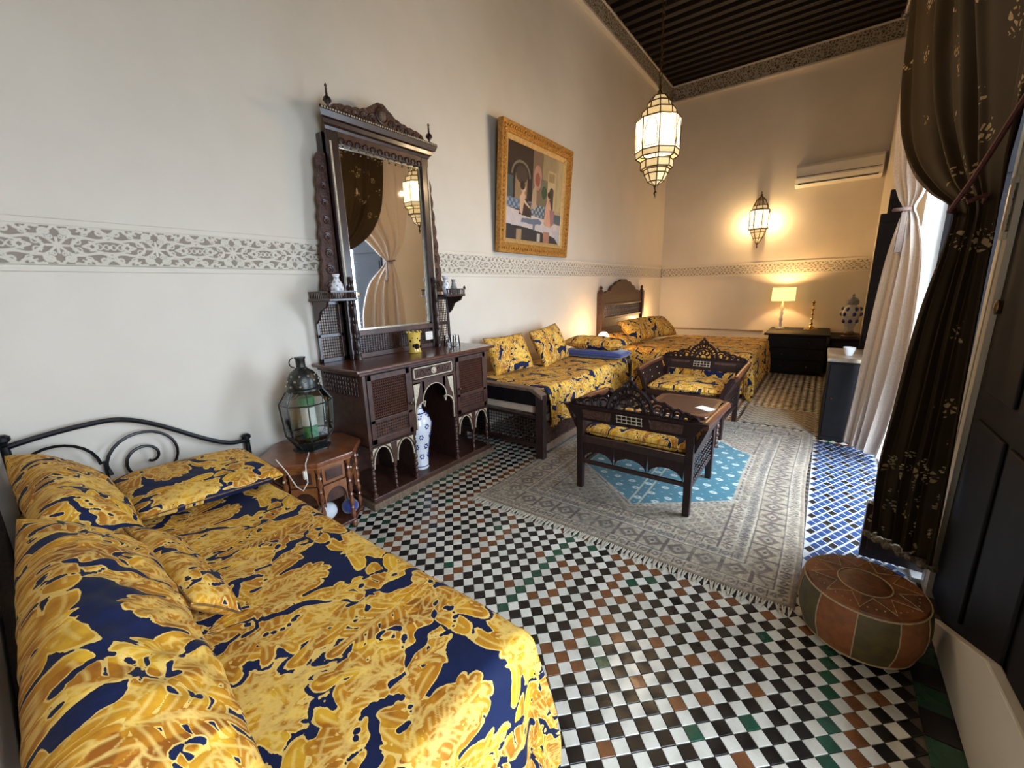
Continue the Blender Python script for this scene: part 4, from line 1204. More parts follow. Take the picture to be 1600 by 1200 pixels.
l = MB(); lattice(l, (MX+.015, 1.80, 1.07), (0, .68, 0), (0, 0, .11), 30, 6, (1, 0, 0), .003, .009); P(l, 'lattice', wood_mid, bevel=0)
# pierced valance
va = MB()
for k in range(12):
    y = 1.80+.062*k
    va.tube([(MX+.035, y+.020*math.cos(a), 2.585+.018*math.sin(a)-.07) for a in [2*PI*i/10 for i in range(10)]], .005, 5, True)
    va.ball((MX+.035, y, 2.480), .008, 6, 4)
P(va, 'pierced_valance', wood, smooth=True, bevel=0)
# cornice
prof = [(0, 2.57), (.04, 2.57), (.048, 2.59), (.062, 2.60), (.066, 2.625), (.084, 2.632), (.096, 2.665), (.096, 2.685), (0, 2.685)]
def mitre(name, prof, y0, y1, xb, mat):
    mb = MB(); vs = []; n = len(prof)
    for yy, s in ((y0, -1), (y1, 1)):
        vs += [(xb+d, yy+s*d, z) for d, z in prof]
    fs = [tuple(range(n)), tuple(reversed(range(n, 2*n)))]
    for k in range(n): k2 = (k+1) % n; fs.append((k, k+n, k2+n, k2))
    return P(mb.add(vs, fs), name, mat, bevel=0)
mitre('cornice', prof, 1.735, 2.555, MX-.02, wood)
dn_ = MB()
for k in range(52): dn_.box(MX+.074, MX+.081, 1.65+.0192*k, 1.659+.0192*k, 2.670, 2.680)
P(dn_, 'bone_dentils', bone, bevel=0)
# carved crest
def crest_poly(cy, hw, z0, h, n=60):
    pts = []
    for i in range(n+1):
        s = -1+2*i/n
        base = .30+.28*(1-abs(s))+.42*math.exp(-(s/.24)**2)
        rip = .055*abs(math.sin(s*PI*7))
        e = min(1, (1-abs(s))*9)
        pts.append((cy+s*hw, z0+h*(base+rip)*e))
    return [(cy-hw, z0)]+pts[1:-1]+[(cy+hw, z0)]
P(MB().prism(crest_poly(2.15, .42, 2.682, .165), 'x', MX-.01, MX+.03), 'crest', carved, bevel=0)
for s in (-1, 1):
    for k in range(5):
        cc = MB(); r = .030-.004*k; cy = 2.15+s*(.085+.070*k); cz = 2.727-.006*k
        cc.tube([(MX+.034, cy+s*r*(1-t_/20*.7)*math.cos(t_*.55), cz+r*(1-t_/20*.7)*math.sin(t_*.55)) for t_ in range(20)], .0055, 5); P(cc, 'crest_scroll', wood_mid, smooth=True, bevel=0)
cc = MB()
cc.tube([(MX+.036, 2.15+.045*math.cos(a), 2.765+.05*math.sin(a)) for a in [2*PI*i/18 for i in range(18)]], .008, 5, True)
P(cc, 'crest_ring', wood_mid, smooth=True, bevel=0)
cr_ = P(MB().ball((MX+.028, 2.15, 2.765), .036, 12, 8, 1.1), 'crest_boss', wood_old, smooth=True, bevel=0)
for y in (1.72, 2.60):
    P(MB().lathe((MX+.04, y, 2.685), [(.018, 0), (.018, .01), (.008, .018), (.010, .03), (.028, .05), (.022, .068), (.008, .08), (.006, .13), (.010, .137), (.004, .15)], 12), 'finial', wood, smooth=True, bevel=0)
# carved wings beside the mirror
for s, y0 in ((-1, 1.70), (1, 2.58)):
    pts = []
    N_ = 44
    for i in range(N_+1):
        t_ = i/N_; z = 1.50+.93*t_
        w = .125-.075*t_ + .016*abs(math.sin(t_*PI*8))
        pts.append((y0+s*w, z))
    poly = [(y0, 1.50)]+pts+[(y0, 2.43)]
    if s > 0: poly = poly[::-1]
    P(MB().prism(poly, 'x', -2.845, -2.815), 'carved_wing', carved, bevel=0)
    for k in range(8):
        w_ = MB(); z = 1.56+.110*k; r = .034-.0022*k; cy = y0+s*(.072-.005*k)
        w_.tube([(-2.811, cy+s*r*(1-t_/22*.75)*math.cos(t_*.5+1), z+r*(1-t_/22*.75)*math.sin(t_*.5+1)) for t_ in range(22)], .006, 5)
        P(w_, 'wing_scroll', wood_mid, smooth=True, bevel=0)
    # shelf bracket unit with lattice screen below
    a, b = (1.50, 1.70) if s < 0 else (2.58, 2.80)
    P(MB().box(-2.90, -2.62, a-.005, b+.0, 1.455, 1.475), 'shelf', wood, bevel=.004)
    g_ = MB()
    for k in range(12): g_.tube([(-2.628, a+.006+(b-a-.012)*k/11, 1.475), (-2.628, a+.006+(b-a-.012)*k/11, 1.515)], .0045, 5)
    ee = a+.002 if s < 0 else b-.002
    for k in range(11): g_.tube([(-2.88+.0235*k, ee, 1.475), (-2.88+.0235*k, ee, 1.515)], .0045, 5)
    g_.box(-2.636, -2.620, a-.004, b, 1.513, 1.523); g_.box(-2.89, -2.62, ee-.006, ee+.006, 1.513, 1.523)
    P(g_, 'gallery_rail', wood, smooth=True, bevel=0)
    P(MB().lathe((-2.628, ee, 1.523), [(.008, 0), (.013, .008), (.006, .018), (.003, .024)], 8), 'finial', wood, smooth=True, bevel=0)
    f_ = MB()
    for (p, q, z0, z1) in ((a, a+.02, 1.02, 1.455), (b-.02, b, 1.02, 1.455), (a, b, 1.20, 1.225), (a, b, 1.43, 1.455), (a, b, 1.02, 1.05)): f_.box(-2.86, -2.84, p, q, z0, z1)
    P(f_, 'side_frame', wood, bevel=.002)
    l = MB(); lattice(l, (-2.85, a+.02, 1.225), (0, b-a-.04, 0), (0, 0, .205), 9, 10, (1, 0, 0), .003, .009)
    lattice(l, (-2.85, a+.02, 1.05), (0, b-a-.04, 0), (0, 0, .15), 9, 7, (1, 0, 0), .003, .009); P(l, 'lattice', wood_mid, bevel=0)
    P(MB().prism([(-2.84, 1.30), (-2.84, 1.455), (-2.66, 1.455), (-2.68, 1.42), (-2.76, 1.39), (-2.80, 1.33)], 'y', ee-.009, ee+.009), 'shelf_bracket', wood, bevel=.002)

# things on and in the dresser
def vase(nm, c, prof, label, mats=(porc, cobalt), n=20, group=None, motif=True, cat='vase'):
    t = thing(nm, label, cat, c, group=group)
    MB().lathe(c, prof, n).build('body', mats[0], t)
    H = prof[-1][1]
    if motif:
        mb = MB()
        zs = np.array([p[1] for p in prof]); rs = np.array([p[0] for p in prof])
        R = lambda z: float(np.interp(z, zs, rs))
        for row in range(1, 6):
            z0 = H*(.06+.155*row)
            for k in range(6):
                a = 2*PI*k/6+(row % 2)*PI/6; r = R(z0)
                for q in range(6):
                    an = 2*PI*q/6; rr = H*.026
                    aa = a+rr*math.cos(an)/max(r, .01); zz = z0+rr*1.2*math.sin(an); r_ = R(zz)+.0005
                    mb.ball((c[0]+r_*math.cos(aa), c[1]+r_*math.sin(aa), c[2]+zz), H*.014, 5, 3)
        for z in (H*.05, H*.86, H*.93):
            r = R(z)+.001; mb.lathe((c[0], c[1], c[2]+z-H*.006), [(r, 0), (r+.0015, .001), (r+.0015, H*.012), (r, H*.013)], n)
        mb.build('painted_flowers', mats[1], t, kind='stuff')
    return t
vase('floor_vase', (-2.52, 2.06, .085), [(.055, 0), (.062, .01), (.058, .03), (.062, .12), (.075, .22), (.098, .33), (.104, .39), (.085, .45), (.045, .485), (.036, .52), (.042, .56), (.052, .585), (.048, .585), (.03, .55)], 'tall white vase with blue flowers standing in the dresser niche')
vase('small_vase', (-2.70, 1.605, 1.475), [(.022, 0), (.035, .02), (.045, .05), (.04, .09), (.022, .12), (.018, .14), (.026, .16), (.024, .16)], 'white patterned pitcher on the left mirror shelf', (porc, brass_dk))
vase('small_vase', (-2.72, 2.655, 1.475), [(.020, 0), (.03, .02), (.038, .06), (.028, .10), (.016, .125), (.028, .16), (.026, .16)], 'white spotted flared vase on the right mirror shelf', (porc, brass_dk))
vase('small_vase', (-2.70, 2.735, 1.475), [(.016, 0), (.026, .02), (.03, .05), (.018, .08), (.014, .11), (.02, .13), (.018, .13)], 'smaller grey vase at the outer end of the right mirror shelf', (M('grey glaze', (.32, .32, .30), (.22, .22, .21), 20, .2), brass_dk))
mug = thing('oil_burner', 'yellow ceramic burner pot with dark openings on the dresser top', 'oil burner', (-2.64, 2.185, 1.02))
MB().lathe((-2.64, 2.185, 1.02), [(.050, 0), (.054, .006), (.046, .03), (.048, .08), (.056, .145), (.060, .165), (.055, .165), (.046, .13)], 20).build('body', yellow_glaze, mug)
h_ = MB()
for a, z, r in ((-.3, .055, .022), (-.75, .06, .014), (.35, .10, .010), (-.15, .12, .009), (-1.3, .10, .010), (-.95, .125, .008), (.6, .05, .012)):
    h_.ball((-2.64+.047*math.cos(a), 2.185+.047*math.sin(a), 1.02+z), r, 8, 5, 1.1)
h_.build('openings', wood_black, mug)
crown = MB()
for k in range(10):
    a = 2*PI*k/10; crown.box(-2.64+.057*math.cos(a)-.007, -2.64+.057*math.cos(a)+.007, 2.185+.057*math.sin(a)-.007, 2.185+.057*math.sin(a)+.007, 1.18, 1.195)
crown.build('crenellated_rim', yellow_glaze, mug, False, .003)
gl0 = None
for k, (x, y) in enumerate(((-2.66, 2.58), (-2.60, 2.625), (-2.67, 2.655))):
    lab = ('upturned clear drinking glass nearest the mirror on the dresser', 'upturned clear drinking glass nearest the dresser front', 'upturned clear drinking glass at the right end of the dresser')[k]
    if gl0 is None:
        gl0 = thing('drinking_glass', lab, 'glass', (x, y, 1.02), group='upturned glasses on the dresser')
        MB().lathe((x, y, 1.0205), [(.035, 0), (.036, .0), (.029, .085), (.027, .10), (.001, .10)], 18, cap=False).build('bowl', glass, gl0)
        MB().lathe((x, y, 1.0195), [(.0355, 0), (.038, .001), (.038, .004), (.0355, .005)], 18).build('rim', glass_g, gl0)
    else: dup(gl0, (x, y, 1.02), 0, lab)
ws = thing('wall_socket', 'white square socket plate at the base of the mirror', 'socket', (-2.765, 2.475, 1.13))
MB().box(-2.772, -2.760, 2.42, 2.50, 1.09, 1.16).build('plate', white_pl, ws, False, .003)
MB().lathe((-2.760, 2.46, 1.125), [(.024, 0), (.024, .002), (.018, .0022)], 16, 'x').build('socket_ring', white_pl, ws)

# ------------------------------------------------------------------ divan along the left wall
dv = thing('divan', 'dark wooden divan with lattice ends along the left wall', 'sofa', (-2.4, 3.9, 0))
def PD(mb, n, mt_=wood, par=None, **k): return mb.build(n, mt_, par or dv, k.get('smooth', False), k.get('bevel', .004))
for y0, y1 in ((2.885, 2.945), (4.90, 4.96)):
    yc = (y0+y1)/2
    PD(MB().box(-1.935, -1.855, y0, y1, 0, .60), 'post', wood)
    PD(MB().box(-2.90, -2.83, y0, y1, 0, .66), 'post', wood)
    PD(MB().prism([(-2.90, .625), (-1.98, .625), (-1.86, .56), (-1.86, .60), (-1.95, .655), (-2.90, .655)], 'y', y0-.015, y1+.015), 'top_rail', wood_old, bevel=.008)
    PD(MB().box(-2.85, -1.93, y0+.012, y1-.012, .49, .63), 'end_panel', wood_black)
    PD(MB().box(-2.85, -1.93, y0+.01, y1-.01, .375, .40), 'cross_rail', wood, bevel=.003)
    PD(MB().box(-2.85, -1.93, y0+.01, y1-.01, .10, .14), 'cross_rail', wood, bevel=.003)
    PD(MB().box(-2.85, -2.50, y0+.02, y0+.03, .14, .385), 'lower_panel', wood_black, bevel=0)
    l = MB(); lattice(l, (-2.84, y0+.012, .15), (.9, 0, 0), (0, 0, .23), 30, 8, (0, -1, 0), .003, .009); PD(l, 'lattice', wood, bevel=0)
PD(MB().box(-2.85, -1.92, 2.95, 4.90, .40, .46), 'bed_board', wood_old)
PD(MB().box(-2.82, -1.94, 2.948, 2.972, .41, .485), 'pale_end_slat', M('pale unpainted slat', (.62, .48, .36), (.50, .39, .28), 12, .6, stretch=(1, 8, 1)), bevel=.002)
PD(MB().box(-1.93, -1.88, 2.945, 4.90, .05, .12), 'plinth_rail', wood_old, bevel=.006)
PD(MB().box(-1.915, -1.90, 2.945, 4.90, .12, .36), 'front_panel', wood_mid, bevel=0)
l = MB(); lattice(l, (-1.895, 2.96, .13), (0, 1.92, 0), (0, 0, .20), 64, 7, (1, 0, 0), .003, .009); PD(l, 'lattice', wood_mid, bevel=0)
PD(MB().box(-1.93, -1.885, 2.945, 4.90, .34, .40), 'top_front_rail', wood_old, bevel=.005)
turned(f_ := MB(), -1.895, 4.93, .60, .72, .028, 10, 2); PD(f_, 'carved_finial', wood, smooth=True, bevel=0)
m_ = MB().box(-2.85, -1.96, 2.975, 4.88, .46, .615); PD(m_, 'mattress', white_cloth, bevel=.04)
drape('divan_cover', (-2.86, -1.868, 2.985, 4.86), .645, .05, (0, .34, 0, 0), 'damask cover over the divan seat hanging down its front', 'bedspread', .009, .018, uvo=(.2, .15), crumple=.006)
pillow('pillow', (-2.64, 3.46, .835), (.10, 1, 0), (-.42, 0, .9), .30, .205, .085, 'left square damask pillow leaning on the wall on the divan', 'cushion', res=.009, uvo=(.1, .7), seed=2)
pillow('pillow', (-2.56, 4.16, .850), (-.10, 1, .06), (-.40, 0, .9), .34, .225, .085, 'right square damask pillow leaning on the wall on the divan', 'cushion', res=.009, uvo=(.4, .2), seed=4)
pillow('folded_quilt', (-2.22, 4.70, .705), (1, 0, 0), (0, 1, 0), .39, .16, .055, 'folded royal blue velvet quilt on the far end of the divan', 'quilt', res=.012, mat=blue_cloth, pointy=.0, seed=6, pw=.3)
pillow('bolster', (-2.23, 4.70, .825), (1, 0, -.03), (0, 1, .05), .39, .17, .078, 'flat damask bolster lying on the blue quilt', 'cushion', res=.009, uvo=(.5, .5), seed=7)
pillow('round_cushion', (-1.78, 5.25, .36), (1, .1, 0), (0, .15, 1), .19, .35, .11, 'big damask cushion standing on the floor between divan and bed', 'cushion', res=.009, uvo=(.13, .1), seed=8, pointy=.3)

# ------------------------------------------------------------------ low carved armchairs
def make_chair(label, seed=0):
    t = thing('carved_armchair', label, 'armchair', (0, 0, 0), 0, world=False)
    B = lambda mb, n, mt_=wood_chair, par=None, **k: mb.build(n, mt_, par or t, k.get('smooth', False), k.get('bevel', .004), world=False)
    W_, D_ = .385, .70
    # legs: back pair and front pair with shaped foot
    for sx in (-1, 1):
        B(MB().hexa([(sx*W_-.022, -.02, 0), (sx*W_+.022, -.02, 0), (sx*W_+.022, .022, 0), (sx*W_-.022, .022, 0),
                     (sx*W_-.026, -.03, .56), (sx*W_+.026, -.03, .56), (sx*W_+.026, .03, .56), (sx*W_-.026, .03, .56)]), 'leg')
        B(MB().hexa([(sx*W_-.022, D_-.05, 0), (sx*W_+.022, D_-.05, 0), (sx*W_+.022, D_, 0), (sx*W_-.022, D_, 0),
                     (sx*W_-.024, D_-.05, .42), (sx*W_+.024, D_-.05, .42), (sx*W_+.024, D_, .42), (sx*W_-.024, D_, .42)]), 'leg')
    # flaring back board
    h0, h1, w0, w1 = .545, .665, .40, .475
    B(MB().hexa([(-w0, -.035, h0), (w0, -.035, h0), (w0, .0, h0), (-w0, .0, h0), (-w1, -.075, h1), (w1, -.075, h1), (w1, -.045, h1), (-w1, -.045, h1)]), 'back_board', wood_chair, bevel=.005)
    B(MB().hexa([(-w1-.01, -.08, h1-.012), (w1+.01, -.08, h1-.012), (w1+.01, -.04, h1-.012), (-w1-.01, -.04, h1-.012), (-w1-.02, -.085, h1+.006), (w1+.02, -.085, h1+.006), (w1+.02, -.038, h1+.006), (-w1-.02, -.038, h1+.006)]), 'back_moulding', wood_chair)
    l = MB()
    for s in (-1, 1):
        yy = -.062 if s < 0 else -.016
        lattice(l, (-.085, yy, .585), (.17, 0, 0), (0, -.012, .052), 5, 2, (0, s, 0), .0032, .008)
    B(l, 'window_lattice', bone, bevel=0)
    for s in (-1, 1):
        B(MB().hexa([(s*.24-.10, -.064, .575), (s*.24+.10, -.064, .575), (s*.24+.10, -.014, .575), (s*.24-.10, -.014, .575), (s*.24-.11, -.072, .640), (s*.24+.11, -.072, .640), (s*.24+.11, -.034, .640), (s*.24-.11, -.034, .640)]), 'raised_panel', carved, bevel=.003)
    # pierced crest of interlacing rings
    c = MB(); y = -.06
    def R_(x, z, r, w=.0085, rz=None, a0=0, a1=2*PI, n=18):
        cl = abs(a1-a0-2*PI) < 1e-6
        pts = [(x+r*math.cos(a0+(a1-a0)*i/n), y, z+(rz or r)*math.sin(a0+(a1-a0)*i/n)) for i in range(n+(0 if cl else 1))]
        c.tube(pts, w*1.3, 5, cl)
    zt = .671
    R_(0, zt, .150, .011, .165, 0, PI)
    R_(0, zt, .105, .008, .115, 0, PI)
    for k in range(5):
        a = PI*(k+.5)/5; R_(.065*math.cos(a), zt+.070*math.sin(a), .026, .006)
    for k in range(7):
        a = PI*(k+.5)/7; R_(.128*math.cos(a), zt+.140*math.sin(a), .018, .006)
    R_(0, zt+.185, .024, .009); R_(-.028, zt+.178, .014, .007); R_(.028, zt+.178, .014, .007)
    c.ball((0, y, zt+.222), .015, 8, 5, 1.3)
    for s in (-1, 1):
        for k, (x, z, r) in enumerate(((.185, .045, .048), (.245, .036, .042), (.305, .028, .036), (.360, .020, .030), (.408, .012, .024))):
            R_(s*x, zt+z-.006, r, .0075)
            R_(s*x, zt+z-.012, r*.55, .0055)
        c.tube([(s*(.14+.295*i/14), y, zt+.118-.105*(i/14)**.8+.012*math.cos(i*1.5)) for i in range(15)], .010, 6)
    c.box(-.455, .455, y-.012, y+.012, zt-.008, zt+.006)
    B(c, 'pierced_crest', wood_chair, smooth=True, bevel=0)
    # flaring arms
    for sx in (-1, 1):
        a = sx*.40; b = sx*.475
        B(MB().hexa([(a-.014, 0, .44), (a+.014, 0, .44), (a+.014, D_-.02, .44), (a-.014, D_-.02, .44),
                     (b-.014, -.04, .63), (b+.014, -.04, .63), (b+.014, D_-.06, .60), (b-.014, D_-.06, .60)]), 'arm_board', wood_chair, bevel=.004)
        B(MB().tube([(b-sx*.01, -.05, .645), (b, D_*.5, .635), (b+sx*.004, D_-.05, .612)], .027, 10), 'arm_roll', wood_red, smooth=True, bevel=0)
        # curved front stile
        pts_o = [(sx*(.40+.085*(i/8)**1.6), .40+.225*i/8) for i in range(9)]
        pts_i = [(p[0]-sx*.045, p[1]) for p in pts_o]
        B(MB().strip(pts_o, pts_i, 'y', D_-.045, D_), 'front_stile', wood_chair, bevel=0)
        inl = MB()
        for v_ in (.18, .40, .60):
            for z_ in (.50, .57):
                xx = sx*(.40+.075*(z_-.44)/.19)-sx*.017
                inl.add([(xx, v_-.014, z_), (xx, v_, z_-.012), (xx, v_+.014, z_), (xx, v_, z_+.012)], [(0, 1, 2, 3)])
        B(inl, 'bone_inlay', bone, bevel=0)
        # side skirt with pierced screen
        B(MB().box(sx*W_-.008, sx*W_+.008, .02, D_-.03, .36, .43), 'side_rail', wood_chair)
        l = MB(); lattice(l, (sx*(W_+.004), .03, .20), (0, D_-.09, 0), (0, 0, .15), 14, 4, (sx, 0, 0), .003, .009); B(l, 'side_lattice', wood_chair, bevel=0)
        B(MB().box(sx*W_-.010, sx*W_+.010, .02, D_-.03, .165, .195), 'side_rail', wood_chair)
    # seat frame, skirts with arches front and back
    B(MB().box(-W_, W_, -.01, D_-.02, .375, .405), 'seat_board', wood_chair)
    for y0 in (-.02, D_-.035):
        B(MB().box(-W_, W_, y0, y0+.025, .37, .425), 'seat_rail', wood)
        B(MB().box(-W_, W_, y0, y0+.022, .205, .235), 'stretcher', wood)
        n_ = 3
        for k in range(n_):
            u0 = -W_+.025+(2*W_-.05)*k/n_; u1 = u0+(2*W_-.05)/n_; cx = (u0+u1)/2; hw = (u1-u0)/2-.008
            op = arc2(cx, .235, hw, PI, 0, 12, .075); up = [(p[0], .372) for p in op]; up[0] = (u0, .372); up[-1] = (u1, .372)
            B(MB().strip(up, op, 'y', y0+.002, y0+.018), 'arch_board', wood_chair, bevel=0)
    return t
def seat_cushion(c, ang_, label, uvo):
    U = (math.cos(ang_), math.sin(ang_), 0); Vv = (-math.sin(ang_), math.cos(ang_), 0)
    return pillow('seat_cushion', c, U, Vv, .372, .325, .048, label, 'cushion', res=.009, uvo=uvo, pointy=0, pw=.22, seed=3)
ch1 = make_chair('carved armchair nearest the camera seen from behind with its pierced crest')
ch1.location = (-.965, 2.63, .0105); ch1.rotation_euler = (0, 0, math.radians(.5))
dup(ch1, (-1.045, 4.95, .005), PI+math.radians(-2), 'carved armchair facing the camera beyond the low table')
seat_cushion((-.965, 2.98, .455), 0, 'damask seat cushion in the armchair seen from behind', (.1, .3))
seat_cushion((-1.045, 4.60, .455), PI, 'damask seat cushion in the armchair facing the camera', (.3, .45))

# low table
tb_ = thing('low_table', 'dark carved low table between the two armchairs', 'table', (-.90, 3.76, 0))
B = lambda mb, n, mt_=wood, par=None, **k: mb.build(n, mt_, par or tb_, k.get('smooth', False), k.get('bevel', .004))
tp = [(-1.19, 3.50), (-1.13, 3.44), (-.67, 3.44), (-.61, 3.50), (-.61, 4.02), (-.67, 4.08), (-1.13, 4.08), (-1.19, 4.02)]
B(MB().prism(tp, 'z', .435, .46), 'tabletop', wood_red, bevel=.007)
B(MB().prism([(-.9+(x+.9)*.8, 3.76+(y-3.76)*.8) for x, y in tp], 'z', .46, .4615), 'inlaid_field', wood_mid, bevel=0)
B(MB().box(-1.14, -.66, 3.49, 4.03, .38, .435), 'apron', wood_mid)
for x in (-1.13, -.67):
    for y in (3.50, 4.02): B(turned(MB(), x, y, 0, .38, .022, 10, 4), 'leg', wood_mid, smooth=True, bevel=0)
B(MB().box(-1.11, -.69, 3.53, 3.99, .12, .14), 'shelf', wood)
pc = MB().hexa([(-.80, 3.66, .462), (-.68, 3.60, .462), (-.64, 3.70, .462), (-.76, 3.76, .462), (-.80, 3.66, .465), (-.68, 3.60, .465), (-.64, 3.70, .465), (-.76, 3.76, .465)])
solo('paper_card', pc, white_pl, 'white paper card lying on the low table', 'paper', (-.72, 3.68, .463), smooth=False)

# ------------------------------------------------------------------ far double bed
bd = thing('double_bed', 'far double bed with a crested carved wooden headboard against the left wall', 'bed', (-1.75, 6.95, 0))
B2 = lambda mb, n, mt_=wood, par=None, **k: mb.build(n, mt_, par or bd, k.get('smooth', False), k.get('bevel', .005))
hx0, hx1 = -2.90, -2.85
HB0, HB1 = 6.14, 8.06
for y in (HB0, HB1-.09):
    B2(MB().box(hx0, hx1+.03, y, y+.09, 0, 1.42), 'post', wood_mid)
    B2(MB().lathe((hx1-.01, y+.045, 1.42), [(.03, 0), (.035, .02), (.015, .04), (.03, .06), (.02, .085), (.004, .10)], 10), 'finial', wood_mid, smooth=True, bevel=0)
pts = []
for i in range(61):
    s = -1+2*i/60; z = 1.39+.055*(1-abs(s)**1.5)+.155*max(0.0, math.cos(min(1, abs(s)/.72)*PI/2))**.9+.030*abs(math.sin(s*PI*4.5))
    pts.append((HB0+.09+(HB1-HB0-.18)*(s+1)/2, z))
B2(MB().prism([(pts[0][0], 1.20)]+pts+[(pts[-1][0], 1.20)], 'x', hx0, hx1), 'crest_board', carved, bevel=0)
B2(MB().box(hx0, hx1+.012, HB0+.09, HB1-.09, 1.20, 1.235), 'rail', wood_mid)
B2(MB().box(hx0, hx1+.012, HB0+.09, HB1-.09, .98, 1.015), 'rail', wood_mid)
B2(MB().box(hx0, hx1+.012, HB0+.09, HB1-.09, .82, .85), 'rail', wood_mid)
B2(MB().box(hx0, hx1-.01, HB0+.09, HB1-.09, .30, .98), 'lower_board', wood_mid)
for k in range(24): B2(turned(MB(), hx1-.02, HB0+.14+.0715*k, 1.015, 1.20, .016, 8, 2), 'spindle', wood_old, smooth=True, bevel=0)
B2(MB().box(-2.85, -.70, 6.02, 7.98, .22, .34), 'bed_frame', wood_mid)
B2(MB().box(-.74, -.68, 6.0, 8.0, .0, .42), 'foot_board', wood_mid)
B2(MB().box(-2.84, -.72, 6.03, 7.97, .34, .565), 'mattress', white_cloth, bevel=.05)
drape('bedspread', (-2.84, -.67, 6.0, 8.0), .60, .06, (0, .50, .50, .40), 'gold and navy damask velvet spread over the far double bed', 'bedspread', .013, .020, uvo=(.3, .5), crumple=.008)
pillow('bed_pillow', (-2.42, 6.72, .80), (.28, 1, .05), (-.60, .1, .62), .36, .22, .10, 'near damask pillow leaning on the bedhead', 'cushion', res=.012, uvo=(.2, .2), seed=5)
pillow('bed_pillow', (-2.28, 7.42, .80), (.10, 1, -.05), (-.60, .1, .62), .36, .22, .10, 'far damask pillow leaning on the bedhead', 'cushion', res=.012, uvo=(.6, .4), seed=6)
pillow('bed_pillow', (-2.55, 6.28, .68), (.35, 1, 0), (-.8, .2, .22), .26, .20, .07, 'low damask pillow at the near corner of the bedhead', 'cushion', res=.012, uvo=(.35, .1), seed=7)
for (x, y, lab) in ((-2.66, 5.70, 'near'), (-2.62, 8.42, 'far')):
    ns = thing('nightstand', 'dark wooden nightstand on the %s side of the double bed' % lab, 'nightstand', (x, y, 0))
    MB().box(x-.19, x+.19, y-.18, y+.18, .08, .60).build('body', wood, ns, False, .005)
    MB().box(x-.21, x+.21, y-.20, y+.20, .60, .62).build('top', wood_red, ns, False, .005)
    dd = MB().box(x+.185, x+.20, y-.15, y+.15, .40, .56).build('drawer', wood_mid, ns, False, .004)
    MB().ball((x+.21, y, .48), .013, 8, 5).build('knob', brass_dk, dd)
    for sx in (-1, 1):
        for sy in (-1, 1): MB().box(x+sx*.16-.02, x+sx*.16+.02, y+sy*.15-.02, y+sy*.15+.02, 0, .08).build('leg', wood, ns, False)
    lp = thing('bedside_lamp', 'small glowing white globe lamp on the %s nightstand' % lab, 'lamp', (x+.08, y, .62))
    MB().lathe((x+.08, y, .62), [(.06, 0), (.06, .012), (.02, .02), (.018, .06), (.045, .07)], 16).build('base', brass_dk, lp)
    MB().ball((x+.08, y, .62+.15), .085, 18, 12, .95).build('globe_shade', glow_white, lp)
    b_ = bulb('bedside_bulb', (x+.08, y, .62+.25), (1.0, .60, .25), 12, .012)

# ------------------------------------------------------------------ desk, lamp, candlestick, cabinets at the far wall
dk = thing('desk', 'black wooden writing desk against the far wall under the table lamp', 'desk', (-.30, 8.6, 0))
B3 = lambda mb, n, mt_=wood_black, par=None, **k: mb.build(n, mt_, par or dk, k.get('smooth', False), k.get('bevel', .005))
B3(MB().box(-.76, .13, 8.08, 9.32, .64, .672), 'top')
B3(MB().box(-.70, .09, 8.12, 9.30, 0, .64), 'body')
for k in range(3):
    d_ = B3(MB().box(-.68, .07, 8.10, 8.122, .05+.195*k, .235+.195*k), 'drawer')
    for x in (-.48, -.13): B3(MB().ball((x, 8.095, .14+.195*k), .014, 8, 5), 'knob', brass_dk, d_, smooth=True, bevel=0)
tl = thing('table_lamp', 'table lamp with a glowing drum shade and white turned column on the desk', 'lamp', (-.61, 9.0, .672))
MB().lathe((-.61, 9.0, .672), [(.075, 0), (.075, .012), (.03, .022)], 18).build('base', porc, tl)
MB().lathe((-.61, 9.0, .694), [(.016, 0), (.03, .05), (.016, .10), (.034, .15), (.016, .20), (.030, .25), (.016, .30), (.034, .36), (.014, .42), (.012, .50)], 14).build('column', porc, tl)
cc = MB()
for z in (.07, .18, .28, .40): cc.lathe((-.61, 9.0, .672+z), [(.018, 0), (.026, .006), (.018, .014)], 12)
cc.build('dark_collars', wood_old, tl)
sh = MB(); n = 32; vs = []; fs = []
for z, r in ((1.168, .182), (1.408, .178)):
    for k in range(n): vs.append((-.61+r*math.cos(2*PI*k/n), 9.0+r*math.sin(2*PI*k/n), z))
for k in range(n): fs.append((k, (k+1) % n, n+(k+1) % n, n+k))
MB().add(vs, fs).build('lamp_shade', glow_shade, tl)
for z in (1.168, 1.408): MB().tube([(-.61+.181*math.cos(2*PI*k/24), 9.0+.181*math.sin(2*PI*k/24), z) for k in range(24)], .004, 5, True).build('shade_rim', wood_old, tl)
MB().ball((-.61, 9.0, 1.27), .03, 10, 8, 1.3).build('light_bulb', glow_bulb, tl)
bulb('table_lamp_bulb', (-.61, 9.0, 1.33), (1.0, .64, .28), 26, .04)
cs = thing('candlestick', 'tall brass candlestick with a wide foot on the desk', 'candlestick', (-.15, 9.0, .672))
MB().lathe((-.15, 9.0, .672), [(.105, 0), (.10, .015), (.05, .035), (.022, .06), (.014, .08), (.03, .10), (.014, .12), (.011, .17), (.022, .185), (.012, .20), (.011, .25), (.024, .265), (.012, .285), (.011, .33), (.022, .345), (.012, .36), (.011, .41), (.024, .425), (.012, .44), (.03, .465), (.03, .475), (.014, .478), (.014, .50)], 16).build('stem_and_foot', brass, cs)
MB().lathe((-.15, 9.0, .672+.35), [(.014, 0), (.042, .004), (.042, .007), (.014, .010)], 16).build('drip_pan', brass, cs)
sc_ = thing('side_cabinet', 'small black cabinet in the far right corner under the ginger jar', 'cabinet', (.34, 8.7, 0))
MB().box(.15, .53, 8.35, 9.30, 0, .57).build('body', wood_black, sc_, False, .005)
